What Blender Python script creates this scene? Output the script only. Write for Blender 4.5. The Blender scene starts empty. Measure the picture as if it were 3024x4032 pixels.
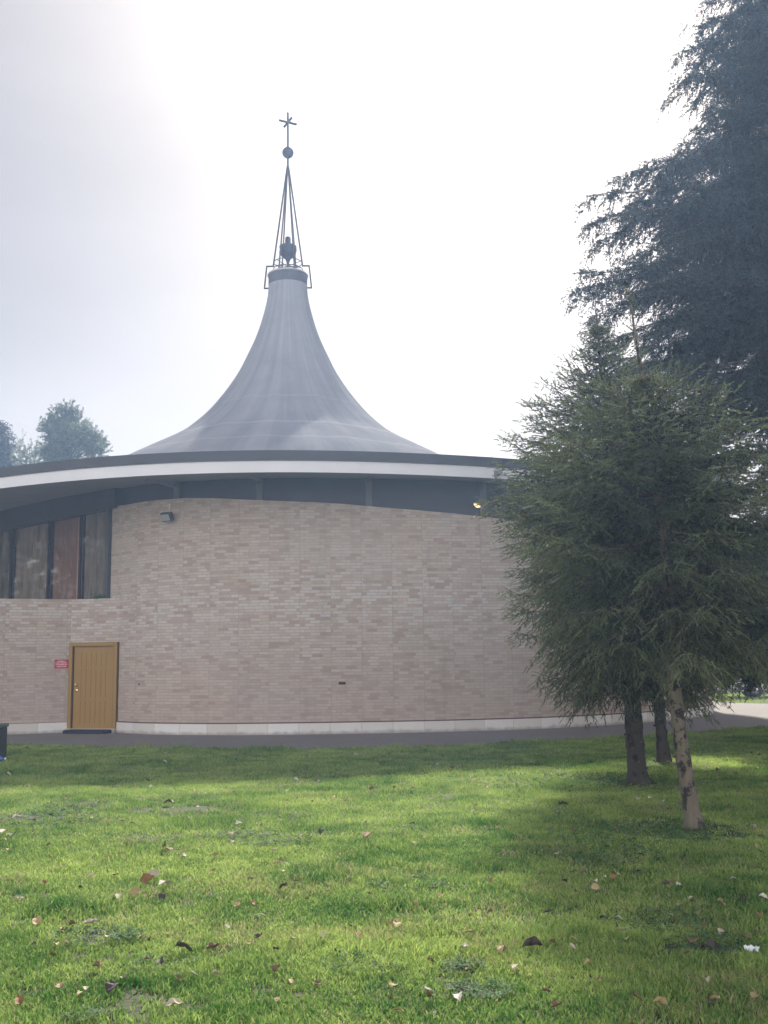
import bpy, math, random
import numpy as np
from mathutils import Vector
R = math.radians
rng = np.random.default_rng(11)
sc = bpy.context.scene
col = sc.collection

# ------------------------------------------------------------------ camera
FPX, PITCH, ROLL, EYE = 4080.0, R(8.3), R(0.8), 1.6
cd = bpy.data.cameras.new('camera'); cam = bpy.data.objects.new('camera', cd); col.objects.link(cam)
cd.sensor_fit = 'VERTICAL'; cd.sensor_height = 36; cd.sensor_width = 27
cd.lens = 36 * FPX / 4032; cd.clip_start = 0.05; cd.clip_end = 2000
cam.location = (0, 0, EYE)
cam.rotation_mode = 'XYZ'
from mathutils import Matrix
cam.matrix_world = Matrix.Translation((0, 0, EYE)) @ Matrix.Rotation(math.pi / 2 + PITCH, 4, 'X') @ Matrix.Rotation(-ROLL, 4, 'Z')
sc.camera = cam

# ------------------------------------------------------------------ light
SUN_EL, SUN_AZ = R(37.0), R(8.5)            # azimuth to the right of +Y
SUN = Vector((math.sin(SUN_AZ) * math.cos(SUN_EL), math.cos(SUN_AZ) * math.cos(SUN_EL), math.sin(SUN_EL)))
ld = bpy.data.lights.new('sun', 'SUN'); lo = bpy.data.objects.new('sun', ld); col.objects.link(lo)
ld.energy = 3.2; ld.angle = R(3.0); ld.color = (1.0, 0.93, 0.82)
lo.rotation_euler = SUN.to_track_quat('Z', 'Y').to_euler(); lo.location = (10, 60, 60)

w = bpy.data.worlds.new('World'); sc.world = w; w.use_nodes = True
nt = w.node_tree; nt.nodes.clear()
def wn(t): return nt.nodes.new(t)
sky = wn('ShaderNodeTexSky'); sky.sky_type = 'NISHITA'; sky.sun_disc = False
sky.sun_elevation = SUN_EL; sky.sun_rotation = SUN_AZ; sky.dust_density = 4.0; sky.air_density = 1.0; sky.ozone_density = 1.5
tc = wn('ShaderNodeTexCoord')
nrm = wn('ShaderNodeVectorMath'); nrm.operation = 'NORMALIZE'; nt.links.new(tc.outputs['Generated'], nrm.inputs[0])
dot = wn('ShaderNodeVectorMath'); dot.operation = 'DOT_PRODUCT'; dot.inputs[1].default_value = SUN
nt.links.new(nrm.outputs[0], dot.inputs[0])
cl = wn('ShaderNodeClamp'); nt.links.new(dot.outputs['Value'], cl.inputs[0])
def mth(op, a, b=None, c=None):
    m = wn('ShaderNodeMath'); m.operation = op
    for i, v in enumerate((a, b, c)):
        if v is None: continue
        if isinstance(v, (int, float)): m.inputs[i].default_value = v
        else: nt.links.new(v, m.inputs[i])
    return m.outputs[0]
g1 = mth('POWER', cl.outputs[0], 10.0); g2 = mth('POWER', cl.outputs[0], 60.0)
mp = wn('ShaderNodeMapping'); mp.inputs['Scale'].default_value = (1.2, 1.2, 3.0); nt.links.new(nrm.outputs[0], mp.inputs[0])
nz = wn('ShaderNodeTexNoise'); nz.inputs['Scale'].default_value = 1.6; nz.inputs['Detail'].default_value = 4.0; nz.inputs['Roughness'].default_value = 0.45
nt.links.new(mp.outputs[0], nz.inputs['Vector'])
cloud = mth('MULTIPLY_ADD', nz.outputs['Fac'], 0.15, -0.075)
spz = wn('ShaderNodeSeparateXYZ'); nt.links.new(nrm.outputs[0], spz.inputs[0])
hzn = mth('POWER', mth('SUBTRACT', 1.0, mth('ABSOLUTE', spz.outputs[2])), 4.0)     # paler band of air near the horizon
ndot = mth('MULTIPLY_ADD', dot.outputs['Value'], -0.5, 0.5)     # sky brightened away from the sun, added to light the shaded wall
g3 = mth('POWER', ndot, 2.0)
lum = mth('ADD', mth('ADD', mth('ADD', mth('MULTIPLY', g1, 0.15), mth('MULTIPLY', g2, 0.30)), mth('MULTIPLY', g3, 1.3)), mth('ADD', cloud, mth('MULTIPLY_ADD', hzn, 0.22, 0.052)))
veil = wn('ShaderNodeMix'); veil.data_type = 'RGBA'
tint = wn('ShaderNodeMix'); tint.data_type = 'RGBA'
tint.inputs['A'].default_value = (0.985, 0.955, 1.02, 1); tint.inputs['B'].default_value = (1.12, 1.0, 0.90, 1)
nt.links.new(mth('MINIMUM', mth('ADD', mth('MULTIPLY', g1, 1.3), mth('MULTIPLY', hzn, 1.3)), 1.0), tint.inputs['Factor'])
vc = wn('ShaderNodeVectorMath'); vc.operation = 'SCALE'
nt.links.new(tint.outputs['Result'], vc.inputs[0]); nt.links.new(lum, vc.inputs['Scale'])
sk = wn('ShaderNodeVectorMath'); sk.operation = 'SCALE'; sk.inputs['Scale'].default_value = 0.05
nt.links.new(sky.outputs[0], sk.inputs[0])
veil.inputs['Factor'].default_value = 0.80     # thin high haze over the clear sky
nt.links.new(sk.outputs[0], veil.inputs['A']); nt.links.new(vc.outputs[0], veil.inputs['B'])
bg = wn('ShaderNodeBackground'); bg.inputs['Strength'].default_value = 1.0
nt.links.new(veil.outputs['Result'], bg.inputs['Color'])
out = wn('ShaderNodeOutputWorld'); nt.links.new(bg.outputs[0], out.inputs['Surface'])

sc.view_settings.view_transform = 'Standard'; sc.view_settings.look = 'None'
sc.view_settings.exposure = 1.62; sc.view_settings.gamma = 1.0
sc.render.engine = 'CYCLES'
sc.cycles.max_bounces = 6; sc.cycles.transparent_max_bounces = 12; sc.cycles.volume_bounces = 0
sc.cycles.use_denoising = True

# ------------------------------------------------------------------ helpers
def pray(u, v):
    X = u - 1512; Y = v - 2016
    c, s = math.cos(ROLL), math.sin(ROLL)
    a = c * X - s * Y; b = s * X + c * Y
    return (a, FPX * math.cos(PITCH) + b * math.sin(PITCH), FPX * math.sin(PITCH) - b * math.cos(PITCH))
def ground_at(u, v, z=0.0):
    r = pray(u, v); t = (z - EYE) / r[2]; return (r[0] * t, r[1] * t, z)
def depth_at(u, v, y):
    r = pray(u, v); t = y / r[1]; return Vector((r[0] * t, y, r[2] * t + EYE))

def link(o, parent=None):
    col.objects.link(o)
    if parent is not None: o.parent = parent
    return o
def tag(o, label=None, cat=None, group=None, kind=None):
    if label: o['label'] = label
    if cat: o['category'] = cat
    if group: o['group'] = group
    if kind: o['kind'] = kind
    return o
def empty(name, loc=(0, 0, 0), rz=0.0):
    o = bpy.data.objects.new(name, None); o.location = loc; o.rotation_euler = (0, 0, rz)
    o.empty_display_size = 0.3
    return link(o)
def mesh_np(name, V, F, mat, parent=None, uv=None, colr=None, smooth=False):
    """V (n,3), F (m,k) index array with k = 3 or 4"""
    V = np.asarray(V, np.float32); F = np.asarray(F, np.int32)
    me = bpy.data.meshes.new(name); k = F.shape[1]; m = F.shape[0]
    me.vertices.add(len(V)); me.vertices.foreach_set('co', V.ravel())
    me.loops.add(m * k); me.loops.foreach_set('vertex_index', F.ravel())
    me.polygons.add(m); me.polygons.foreach_set('loop_start', np.arange(0, m * k, k, dtype=np.int32))
    me.polygons.foreach_set('loop_total', np.full(m, k, np.int32))
    me.update(calc_edges=True)
    if uv is not None:
        l = me.uv_layers.new(name='UVMap'); l.data.foreach_set('uv', np.asarray(uv, np.float32)[F.ravel()].ravel())
    if colr is not None:
        a = me.color_attributes.new('tone', 'FLOAT_COLOR', 'POINT')
        c4 = np.ones((len(V), 4), np.float32); c4[:, :3] = np.asarray(colr, np.float32).reshape(len(V), -1)
        a.data.foreach_set('color', c4.ravel())
    if smooth: me.polygons.foreach_set('use_smooth', np.ones(m, bool))
    if mat: me.materials.append(mat)
    return link(bpy.data.objects.new(name, me), parent)

class MB:
    def __init__(s): s.v = []; s.f = []; s.uv = []
    def add(s, vs, fs, uvs=None):
        n = len(s.v); s.v += [tuple(p) for p in vs]; s.f += [tuple(i + n for i in f) for f in fs]
        s.uv += list(uvs) if uvs else [(p[0], p[2]) for p in vs]
    def box(s, c, d, rz=0.0, rx=0.0, bev=0.0):
        hx, hy, hz = d[0] / 2, d[1] / 2, d[2] / 2
        M = Matrix.Translation(c) @ Matrix.Rotation(rz, 4, 'Z') @ Matrix.Rotation(rx, 4, 'X')
        if bev <= 0:
            vs = [M @ Vector((x, y, z)) for x in (-hx, hx) for y in (-hy, hy) for z in (-hz, hz)]
            s.add(vs, [(0, 1, 3, 2), (4, 6, 7, 5), (0, 4, 5, 1), (2, 3, 7, 6), (0, 2, 6, 4), (1, 5, 7, 3)])
        else:
            import bmesh
            bm = bmesh.new(); bmesh.ops.create_cube(bm, size=1.0)
            for v in bm.verts: v.co = Vector((v.co.x * d[0], v.co.y * d[1], v.co.z * d[2]))
            bmesh.ops.bevel(bm, geom=list(bm.edges), offset=bev, segments=2, affect='EDGES', profile=0.5)
            bm.verts.index_update()
            s.add([M @ v.co for v in bm.verts], [tuple(v.index for v in f.verts) for f in bm.faces]); bm.free()
    def tube(s, pts, r, n=8, cap=True):
        pts = [Vector(p) for p in pts]; rs = r if isinstance(r, (list, tuple)) else [r] * len(pts)
        rings = []
        for i, p in enumerate(pts):
            t = (pts[min(i + 1, len(pts) - 1)] - pts[max(i - 1, 0)]).normalized()
            a = t.cross(Vector((0, 0, 1)) if abs(t.z) < .9 else Vector((1, 0, 0))).normalized(); b = t.cross(a)
            rings.append([p + (a * math.cos(2 * math.pi * k / n) + b * math.sin(2 * math.pi * k / n)) * rs[i] for k in range(n)])
        vs = [v for ring in rings for v in ring]; fs = []
        for i in range(len(pts) - 1):
            for k in range(n):
                fs.append((i * n + k, i * n + (k + 1) % n, (i + 1) * n + (k + 1) % n, (i + 1) * n + k))
        if cap: fs += [tuple(range(n - 1, -1, -1)), tuple((len(pts) - 1) * n + k for k in range(n))]
        s.add(vs, fs)
    def lathe(s, c, prof, n=32, a0=0, a1=2 * math.pi):
        c = Vector(c); vs = []; full = abs(a1 - a0 - 2 * math.pi) < 1e-6; m = n if full else n + 1
        for (r, z) in prof:
            for k in range(m):
                a = a0 + (a1 - a0) * k / n; vs.append(c + Vector((r * math.cos(a), r * math.sin(a), z)))
        fs = []
        for i in range(len(prof) - 1):
            for k in range(n):
                k2 = (k + 1) % m
                fs.append((i * m + k, i * m + k2, (i + 1) * m + k2, (i + 1) * m + k))
        s.add(vs, fs, [((k % m) / n * 40, i * .3) for i in range(len(prof)) for k in range(m)])
    def strip(s, A, B, closed=False):
        """quads between polylines A and B (lists of 3-D points); u = arc length, v = z"""
        n = len(A); L = [0.0]
        for i in range(1, n): L.append(L[-1] + math.hypot(A[i][0] - A[i - 1][0], A[i][1] - A[i - 1][1]))
        s.add(list(A) + list(B), [(i, i + 1, n + i + 1, n + i) for i in range(n - 1)],
              [(L[i], A[i][2]) for i in range(n)] + [(L[i], B[i][2]) for i in range(n)])
    def build(s, name, mat, parent=None, smooth=False, autos=None):
        me = bpy.data.meshes.new(name); me.from_pydata([tuple(v) for v in s.v], [], s.f); me.update()
        l = me.uv_layers.new(name='UVMap')
        for lp in me.loops: l.data[lp.index].uv = s.uv[lp.vertex_index]
        import bmesh
        bm = bmesh.new(); bm.from_mesh(me); bmesh.ops.recalc_face_normals(bm, faces=bm.faces); bm.to_mesh(me); bm.free()
        if smooth: me.polygons.foreach_set('use_smooth', np.ones(len(me.polygons), bool))
        me.materials.append(mat)
        o = link(bpy.data.objects.new(name, me), parent)
        if autos: me.set_sharp_from_angle(angle=autos)
        return o

def catmull(P, n=8):
    P = [np.array(p, float) for p in P]; Q = [2 * P[0] - P[1]] + P + [2 * P[-1] - P[-2]]; o = []
    for i in range(1, len(Q) - 2):
        for k in range(n):
            t = k / n; a, b, c, d = Q[i - 1], Q[i], Q[i + 1], Q[i + 2]
            o.append(.5 * (2 * b + (c - a) * t + (2 * a - 5 * b + 4 * c - d) * t * t + (3 * b - 3 * c + d - a) * t ** 3))
    o.append(P[-1]); return [tuple(float(x) for x in q) for q in o]

# ------------------------------------------------------------------ materials
class NM:
    def __init__(s, name):
        s.m = bpy.data.materials.new(name); s.m.use_nodes = True; s.t = s.m.node_tree; s.t.nodes.clear()
        s.o = s.t.nodes.new('ShaderNodeOutputMaterial'); s.b = s.n('ShaderNodeBsdfPrincipled')
        s.l(s.b.outputs[0], s.o.inputs['Surface'])
    def n(s, t, **k):
        x = s.t.nodes.new(t)
        for a, v in k.items(): setattr(x, a, v)
        return x
    def l(s, a, b): s.t.links.new(a, b)
    def put(s, sock, v):
        if isinstance(v, (int, float, tuple, Vector)): sock.default_value = v
        else: s.l(v, sock)
    def math(s, op, a, b=None, c=None):
        m = s.n('ShaderNodeMath', operation=op)
        for i, v in enumerate((a, b, c)):
            if v is not None: s.put(m.inputs[i], v)
        return m.outputs[0]
    def mix(s, f, a, b, bt='MIX'):
        m = s.n('ShaderNodeMix', data_type='RGBA', blend_type=bt)
        s.put(m.inputs['Factor'], f); s.put(m.inputs['A'], c4(a)); s.put(m.inputs['B'], c4(b)); return m.outputs['Result']
    def noise(s, scale, detail=4, rough=.55, vec=None, sc3=None, out='Fac'):
        x = s.n('ShaderNodeTexNoise'); x.inputs['Scale'].default_value = scale; x.inputs['Detail'].default_value = detail; x.inputs['Roughness'].default_value = rough
        v = vec if vec is not None else s.obj()
        if sc3:
            mp = s.n('ShaderNodeMapping'); mp.inputs['Scale'].default_value = sc3; s.l(v, mp.inputs[0]); v = mp.outputs[0]
        s.l(v, x.inputs['Vector']); return x.outputs[out]
    def obj(s):
        if not hasattr(s, '_tc'): s._tc = s.n('ShaderNodeTexCoord')
        return s._tc.outputs['Object']
    def uv(s):
        s.obj(); return s._tc.outputs['UV']
    def ramp(s, f, stops):
        r = s.n('ShaderNodeValToRGB'); e = r.color_ramp.elements
        while len(e) < len(stops): e.new(.5)
        for i, (p, c) in enumerate(stops): e[i].position = p; e[i].color = c4(c) if isinstance(c, tuple) else (c, c, c, 1)
        s.l(f, r.inputs[0]); return r.outputs[0]
    def bump(s, h, strength=.3, dist=.01):
        b = s.n('ShaderNodeBump'); b.inputs['Strength'].default_value = strength; b.inputs['Distance'].default_value = dist
        s.l(h, b.inputs['Height']); s.l(b.outputs[0], s.b.inputs['Normal'])
    def base(s, c, rough=.7, metal=0.0, spec=.5):
        s.put(s.b.inputs['Base Color'], c4(c) if isinstance(c, tuple) else c); s.put(s.b.inputs['Roughness'], rough)
        s.b.inputs['Metallic'].default_value = metal; s.b.inputs['Specular IOR Level'].default_value = spec
        return s
def c4(c): return (c[0], c[1], c[2], 1.0) if isinstance(c, tuple) and len(c) == 3 else c
def simple(name, c, rough=.7, metal=0.0, var=.15, scale=6, bump=0.0):
    m = NM(name); f = m.noise(scale, 5)
    d = tuple(x * (1 - var) for x in c); h = tuple(min(1, x * (1 + var)) for x in c)
    m.base(m.mix(f, d, h), rough, metal)
    if bump: m.bump(m.noise(scale * 6, 4), bump, .01)
    return m.m

def brick_mat():
    m = NM('brick'); uv = m.uv(); sp = m.n('ShaderNodeSeparateXYZ'); m.l(uv, sp.inputs[0]); u, v = sp.outputs[0], sp.outputs[1]
    # slight waviness of the courses
    wob = m.math('MULTIPLY_ADD', m.noise(2.5, 2, vec=uv), .016, -.008)
    v = m.math('ADD', v, wob)
    PW, CH, BL = .72, .0705, .24
    pn = m.math('FLOOR', m.math('DIVIDE', u, PW)); lu = m.math('SUBTRACT', u, m.math('MULTIPLY', pn, PW))
    row = m.math('FLOOR', m.math('DIVIDE', v, CH)); fy = m.math('SUBTRACT', m.math('DIVIDE', v, CH), row)
    rn = m.n('ShaderNodeTexWhiteNoise', noise_dimensions='2D'); cb = m.n('ShaderNodeCombineXYZ')
    m.l(row, cb.inputs[0]); m.l(pn, cb.inputs[1]); m.l(cb.outputs[0], rn.inputs['Vector'])
    shift = m.math('ADD', m.math('MULTIPLY', m.math('MODULO', row, 2.0), .12), m.math('MULTIPLY', m.math('GREATER_THAN', rn.outputs['Value'], .72), .07))
    bx = m.math('DIVIDE', m.math('ADD', lu, shift), BL); bi = m.math('FLOOR', bx); fx = m.math('SUBTRACT', bx, bi)
    idv = m.n('ShaderNodeCombineXYZ'); m.l(pn, idv.inputs[0]); m.l(row, idv.inputs[1]); m.l(bi, idv.inputs[2])
    wn_ = m.n('ShaderNodeTexWhiteNoise', noise_dimensions='3D'); m.l(idv.outputs[0], wn_.inputs['Vector']); r1 = wn_.outputs['Value']
    sc_ = m.n('ShaderNodeSeparateColor'); m.l(wn_.outputs['Color'], sc_.inputs[0]); r2, r3 = sc_.outputs[0], sc_.outputs[2]
    rag = m.math('MULTIPLY', m.noise(60, 3, vec=uv), .10)
    ex = m.math('MINIMUM', fx, m.math('SUBTRACT', 1.0, fx)); ey = m.math('MINIMUM', fy, m.math('SUBTRACT', 1.0, fy))
    gx = m.math('LESS_THAN', ex, m.math('ADD', .026, m.math('MULTIPLY', rag, .3))); gy = m.math('LESS_THAN', ey, m.math('ADD', .075, rag))
    gp = m.math('LESS_THAN', lu, .011)
    mort = m.math('MAXIMUM', m.math('MAXIMUM', gx, gy), gp)
    # brick body colours
    big = m.noise(.55, 3, vec=uv); mid = m.noise(2.2, 4, vec=uv)
    sel = m.math('ADD', m.math('MULTIPLY', r1, .95), m.math('MULTIPLY_ADD', mid, .34, -.15))
    c = m.ramp(sel, [(0.0, (.33, .225, .165)), (.18, (.41, .30, .23)), (.42, (.47, .365, .285)), (.62, (.50, .41, .325)), (.82, (.54, .455, .37)), (1.0, (.58, .515, .43))])
    # lower courses are redder, and some single bricks are strongly red
    low = m.math('SUBTRACT', 1.0, m.math('MULTIPLY', m.math('ADD', sp.outputs[1], m.math('MULTIPLY', big, 1.6)), .36)); low = m.math('MAXIMUM', m.math('MINIMUM', low, 1.0), 0.0)
    redm = m.math('MULTIPLY', m.math('GREATER_THAN', r2, .62), m.math('MULTIPLY_ADD', low, .65, .05))
    c = m.mix(redm, c, (.45, .26, .18))
    # salt-bleached bricks in a band at mid height
    bz = m.math('ABSOLUTE', m.math('SUBTRACT', sp.outputs[1], m.math('MULTIPLY_ADD', big, 1.6, 2.3)))
    band = m.math('MAXIMUM', m.math('SUBTRACT', 1.0, m.math('MULTIPLY', bz, .62)), 0.0)
    wh = m.math('MULTIPLY', m.math('GREATER_THAN', m.math('ADD', r3, m.math('MULTIPLY', mid, .30)), .80), m.math('MULTIPLY_ADD', band, .88, .08))
    c = m.mix(wh, c, (.62, .585, .54))
    mc = m.mix(m.noise(3, 3, vec=uv), (.29, .245, .195), (.37, .32, .26))
    c = m.mix(m.math('MULTIPLY', mort, .70), c, mc)
    c = m.mix(m.math('MULTIPLY', m.noise(9, 5, .7, vec=uv), .35), c, m.mix(.5, c, (.16, .13, .12)))
    c = m.mix(m.math('MULTIPLY', m.math('MULTIPLY', gp, m.ramp(m.noise(.9, 3, vec=uv), [(.35, 0.0), (.65, 1.0)])), .5), c, (.16, .135, .115))
    c = m.mix(.24, c, (.44, .365, .30))
    grey = m.math('MULTIPLY_ADD', m.ramp(m.noise(.35, 3, vec=uv), [(.38, 0.0), (.62, 1.0)]), .34, .16)
    c = m.mix(grey, c, m.mix(.55, c, (.40, .39, .365)))
    stain = m.math('MULTIPLY', m.ramp(m.noise(1.0, 5, .7, vec=uv, sc3=(2.2, .22, 1)), [(.54, 0.0), (.72, 1.0)]), .28)
    c = m.mix(stain, c, (.22, .19, .165))
    m.base(c, .9)
    h = m.math('ADD', m.math('MULTIPLY', m.math('SUBTRACT', 1.0, mort), 1.0), m.math('MULTIPLY', m.noise(70, 4, vec=uv), .5))
    h = m.math('ADD', h, m.math('MULTIPLY', r1, .5))
    m.bump(h, .7, .008); return m.m

def foliage_mat(name, dark, light, trans=.25, rough=.55, bark=None):
    m = NM(name); a = m.n('ShaderNodeAttribute', attribute_name='tone')
    s_ = m.n('ShaderNodeSeparateColor'); m.l(a.outputs['Color'], s_.inputs[0])
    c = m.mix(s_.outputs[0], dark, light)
    if bark: c = m.mix(s_.outputs[1], c, bark)
    m.base(c, rough, spec=.3)
    tr = m.n('ShaderNodeBsdfTranslucent'); m.l(c, tr.inputs[0])
    mx = m.n('ShaderNodeMixShader'); mx.inputs[0].default_value = trans
    m.l(m.b.outputs[0], mx.inputs[1]); m.l(tr.outputs[0], mx.inputs[2]); m.l(mx.outputs[0], m.o.inputs['Surface'])
    return m.m

M = {}
M['brick'] = brick_mat()
def slab_mat():
    m = NM('travertine'); sp = m.n('ShaderNodeSeparateXYZ'); m.l(m.uv(), sp.inputs[0])
    u = sp.outputs[0]; p = m.math('FLOOR', m.math('DIVIDE', u, .72)); fr = m.math('SUBTRACT', m.math('DIVIDE', u, .72), p)
    w_ = m.n('ShaderNodeTexWhiteNoise', noise_dimensions='1D'); m.l(p, w_.inputs['W'])
    c = m.mix(w_.outputs['Value'], (.58, .55, .49), (.74, .73, .70))
    c = m.mix(m.math('MULTIPLY', m.noise(3.2, 6, .7, vec=m.uv()), .45), c, (.46, .42, .35))
    dirt = m.math('MAXIMUM', m.math('SUBTRACT', m.math('MULTIPLY_ADD', m.noise(5, 5, vec=m.uv()), .16, .02), sp.outputs[1]), 0.0)
    c = m.mix(m.math('MINIMUM', m.math('MULTIPLY', dirt, 9.0), .7), c, (.22, .19, .16))
    j = m.math('LESS_THAN', fr, .012); c = m.mix(m.math('MULTIPLY', j, .7), c, (.25, .22, .2))
    m.base(c, .6); m.bump(m.math('SUBTRACT', m.noise(25, 5, vec=m.uv()), j), .3, .006); return m.m
M['slab'] = slab_mat()
def cone_mat():
    m = NM('roof_membrane'); sp = m.n('ShaderNodeSeparateXYZ'); m.l(m.uv(), sp.inputs[0])
    streak = m.noise(1.0, 5, .65, vec=m.uv(), sc3=(1.6, .10, 1)); fine = m.noise(1.0, 5, .7, vec=m.uv(), sc3=(6.0, .25, 1))
    blot = m.noise(1.3, 6, .65)
    c = m.mix(m.ramp(streak, [(.3, 0.0), (.7, 1.0)]), (.205, .218, .245), (.30, .305, .32))
    c = m.mix(m.math('MULTIPLY', m.ramp(fine, [(.56, 0.0), (.7, 1.0)]), .20), c, (.46, .455, .44))
    c = m.mix(m.math('MULTIPLY', m.ramp(blot, [(.45, 0.0), (.7, 1.0)]), .3), c, (.16, .165, .18))
    # horizontal laps of the membrane
    z = sp.outputs[1]
    for z0, wd, st in ((3.1, .05, .20), (4.35, .035, .10), (2.3, .04, .16)):
        d = m.math('ABSOLUTE', m.math('SUBTRACT', z, m.math('MULTIPLY_ADD', m.noise(.8, 3, vec=m.uv(), sc3=(1, 0, 0)), .35, z0 - .17)))
        c = m.mix(m.math('MULTIPLY', m.math('LESS_THAN', d, wd), st), c, (.52, .51, .50))
    m.base(c, .95, spec=0.0); m.bump(m.math('ADD', streak, m.math('MULTIPLY', fine, .5)), .25, .03); return m.m
M['cone'] = cone_mat()
M['white_paint'] = simple('white_fascia_paint', (.66, .66, .68), .6, var=.10, scale=3)
def fascia_mat():
    m = NM('fascia_paint'); c = m.mix(m.noise(1.2, 5), (.60, .60, .62), (.72, .72, .73))
    sp = m.n('ShaderNodeSeparateXYZ'); m.l(m.uv(), sp.inputs[0])
    st = m.math('MULTIPLY', m.ramp(m.noise(3, 7, .75, vec=m.uv(), sc3=(2, 3, 1)), [(.58, 0.0), (.68, 1.0)]), m.ramp(m.noise(.35, 2, vec=m.uv(), sc3=(1, 0, 0)), [(.5, 0.0), (.62, 1.0)]))
    c = m.mix(m.math('MULTIPLY', st, .55), c, (.22, .20, .18)); m.base(c, .65); return m.m
M['fascia'] = fascia_mat()
M['dark_metal'] = simple('dark_sheet_metal', (.06, .066, .078), .7, 0.0, scale=2)
M['soffit'] = simple('soffit_boards', (.22, .215, .20), .8, scale=1.5)
M['dark_frieze'] = simple('dark_wood', (.035, .038, .045), .6, var=.3, scale=2)
M['post'] = simple('post_paint', (.10, .11, .11), .6)
M['iron'] = simple('dark_iron', (.022, .024, .03), .8)
M['brass'] = simple('brass', (.75, .58, .28), .18, 1.0, var=.05)
M['mat'] = simple('navy_rubber', (.018, .02, .03), .9)
M['black'] = simple('black_plastic', (.012, .012, .015), .6)
M['stone'] = simple('stone_sill', (.42, .40, .36), .8, bump=.2)
def door_mat():
    m = NM('door_veneer'); g = m.noise(1, 6, .6, sc3=(38, 38, 1.6)); b2 = m.noise(1.2, 3)
    c = m.mix(g, (.225, .118, .012), (.35, .205, .026)); c = m.mix(m.math('MULTIPLY', b2, .4), c, (.22, .125, .020))
    m.base(c, .45); m.bump(g, .08, .003); return m.m
M['door'] = door_mat()
M['door_groove'] = simple('door_groove', (.20, .112, .015), .5)
def asphalt():
    m = NM('asphalt'); c = m.mix(m.noise(.5, 5), (.125, .115, .108), (.19, .172, .16))
    c = m.mix(m.ramp(m.noise(90, 3), [(.4, 0.0), (.75, .5)]), c, (.24, .225, .21)); c = m.mix(m.math('MULTIPLY', m.ramp(m.noise(2.1, 6, .7), [(.55, 0.0), (.7, 1.0)]), .35), c, (.07, .066, .06))
    m.base(c, .9); m.bump(m.noise(120, 3), .4, .006); return m.m
M['asphalt'] = asphalt()
def soil():
    m = NM('lawn_soil'); c = m.mix(m.noise(1.1, 6, .6), (.030, .048, .014), (.058, .066, .026)); c = m.mix(m.ramp(m.noise(7, 6, .7), [(.45, 0.0), (.7, 1.0)]), c, (.075, .058, .036))
    m.base(c, .95); m.bump(m.noise(20, 6), .8, .03); return m.m
M['soil'] = soil()
def bark_mat(name, a, b, dark):
    m = NM(name); g = m.noise(1, 6, .65, sc3=(14, 14, 4)); k = m.noise(1, 5, .65, sc3=(9, 9, 5.5))
    c = m.mix(g, a, b); c = m.mix(m.ramp(k, [(.53, 0.0), (.57, 1.0)]), c, dark)
    c = m.mix(m.math('MULTIPLY', m.ramp(m.noise(3.1, 4), [(.5, 0.0), (.7, 1.0)]), .5), c, (.10, .115, .06))
    m.base(c, .9); m.bump(m.math('ADD', g, k), .9, .03); return m.m
M['bark'] = bark_mat('spruce_bark', (.080, .065, .050), (.215, .188, .130), (.018, .014, .011))
M['bark_grey'] = bark_mat('grey_spruce_bark', (.020, .017, .014), (.065, .055, .045), (.008, .007, .006))
M['bark_dark'] = bark_mat('cedar_bark', (.07, .055, .045), (.14, .11, .09), (.04, .032, .028))
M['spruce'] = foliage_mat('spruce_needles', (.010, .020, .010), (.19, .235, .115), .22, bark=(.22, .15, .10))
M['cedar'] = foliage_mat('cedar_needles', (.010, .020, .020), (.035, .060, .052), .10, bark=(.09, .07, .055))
M['far_tree'] = foliage_mat('far_foliage', (.035, .060, .028), (.14, .18, .07), .3, bark=(.12, .09, .06))
M['grass'] = foliage_mat('grass_blades', (.038, .150, .022), (.43, .55, .15), .42, .7, bark=(.42, .36, .20))
M['clover'] = foliage_mat('clover_leaves', (.035, .095, .030), (.11, .21, .085), .3, .8)

# ------------------------------------------------------------------ the ground
def disc(name, rad, z, mat):
    n = 160; V = []; F = []
    for i, r in enumerate([0, 3, 6, 9, 12, 16, 20, 26, 34, 46, 62, 78, rad]):
        for k in range(n): V.append((r * math.sin(2 * math.pi * k / n), r * math.cos(2 * math.pi * k / n), z))
        if i:
            for k in range(n): F.append(((i - 1) * n + k, (i - 1) * n + (k + 1) % n, i * n + (k + 1) % n, i * n + k))
    return mesh_np(name, V, F, mat)
g = disc('ground', 96, 0.0, M['soil']); tag(g, kind='structure')

near_edge = catmull([(-34, 30), (-20, 25.6), (-12, 23.3), (-8.0, 22.2), (-5.2, 21.05), (-2.5, 20.15), (0.3, 20.1), (2.95, 21.0), (5.8, 22.5), (8.8, 24.5), (13, 27.2), (20, 30.5), (40, 36)], 8)
far_edge = catmull([(-34, 60), (-22, 66), (-10, 64), (2, 58), (9, 47), (11.9, 39.6), (13.35, 36.9), (17, 35.3), (25, 38), (40, 44)], 8)
m_ = min(len(near_edge), len(far_edge))
def resample(P, n):
    P = np.array(P); L = np.r_[0, np.cumsum(np.hypot(*np.diff(P[:, :2], axis=0).T))]; t = np.linspace(0, L[-1], n)
    return np.stack([np.interp(t, L, P[:, k]) for k in range(P.shape[1])], 1)
A = resample(near_edge, 120); B = resample(far_edge, 120)
b = MB()
rows = [[(A[i, 0] * (1 - s) + B[i, 0] * s, A[i, 1] * (1 - s) + B[i, 1] * s, .012) for i in range(120)] for s in np.linspace(0, 1, 7)]
for r0, r1 in zip(rows[:-1], rows[1:]): b.strip(r0, r1)
tag(b.build('path', M['asphalt']), kind='structure')
NEAR = np.array(near_edge)
def edge_y(x): return np.interp(x, NEAR[:, 0], NEAR[:, 1])

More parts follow.
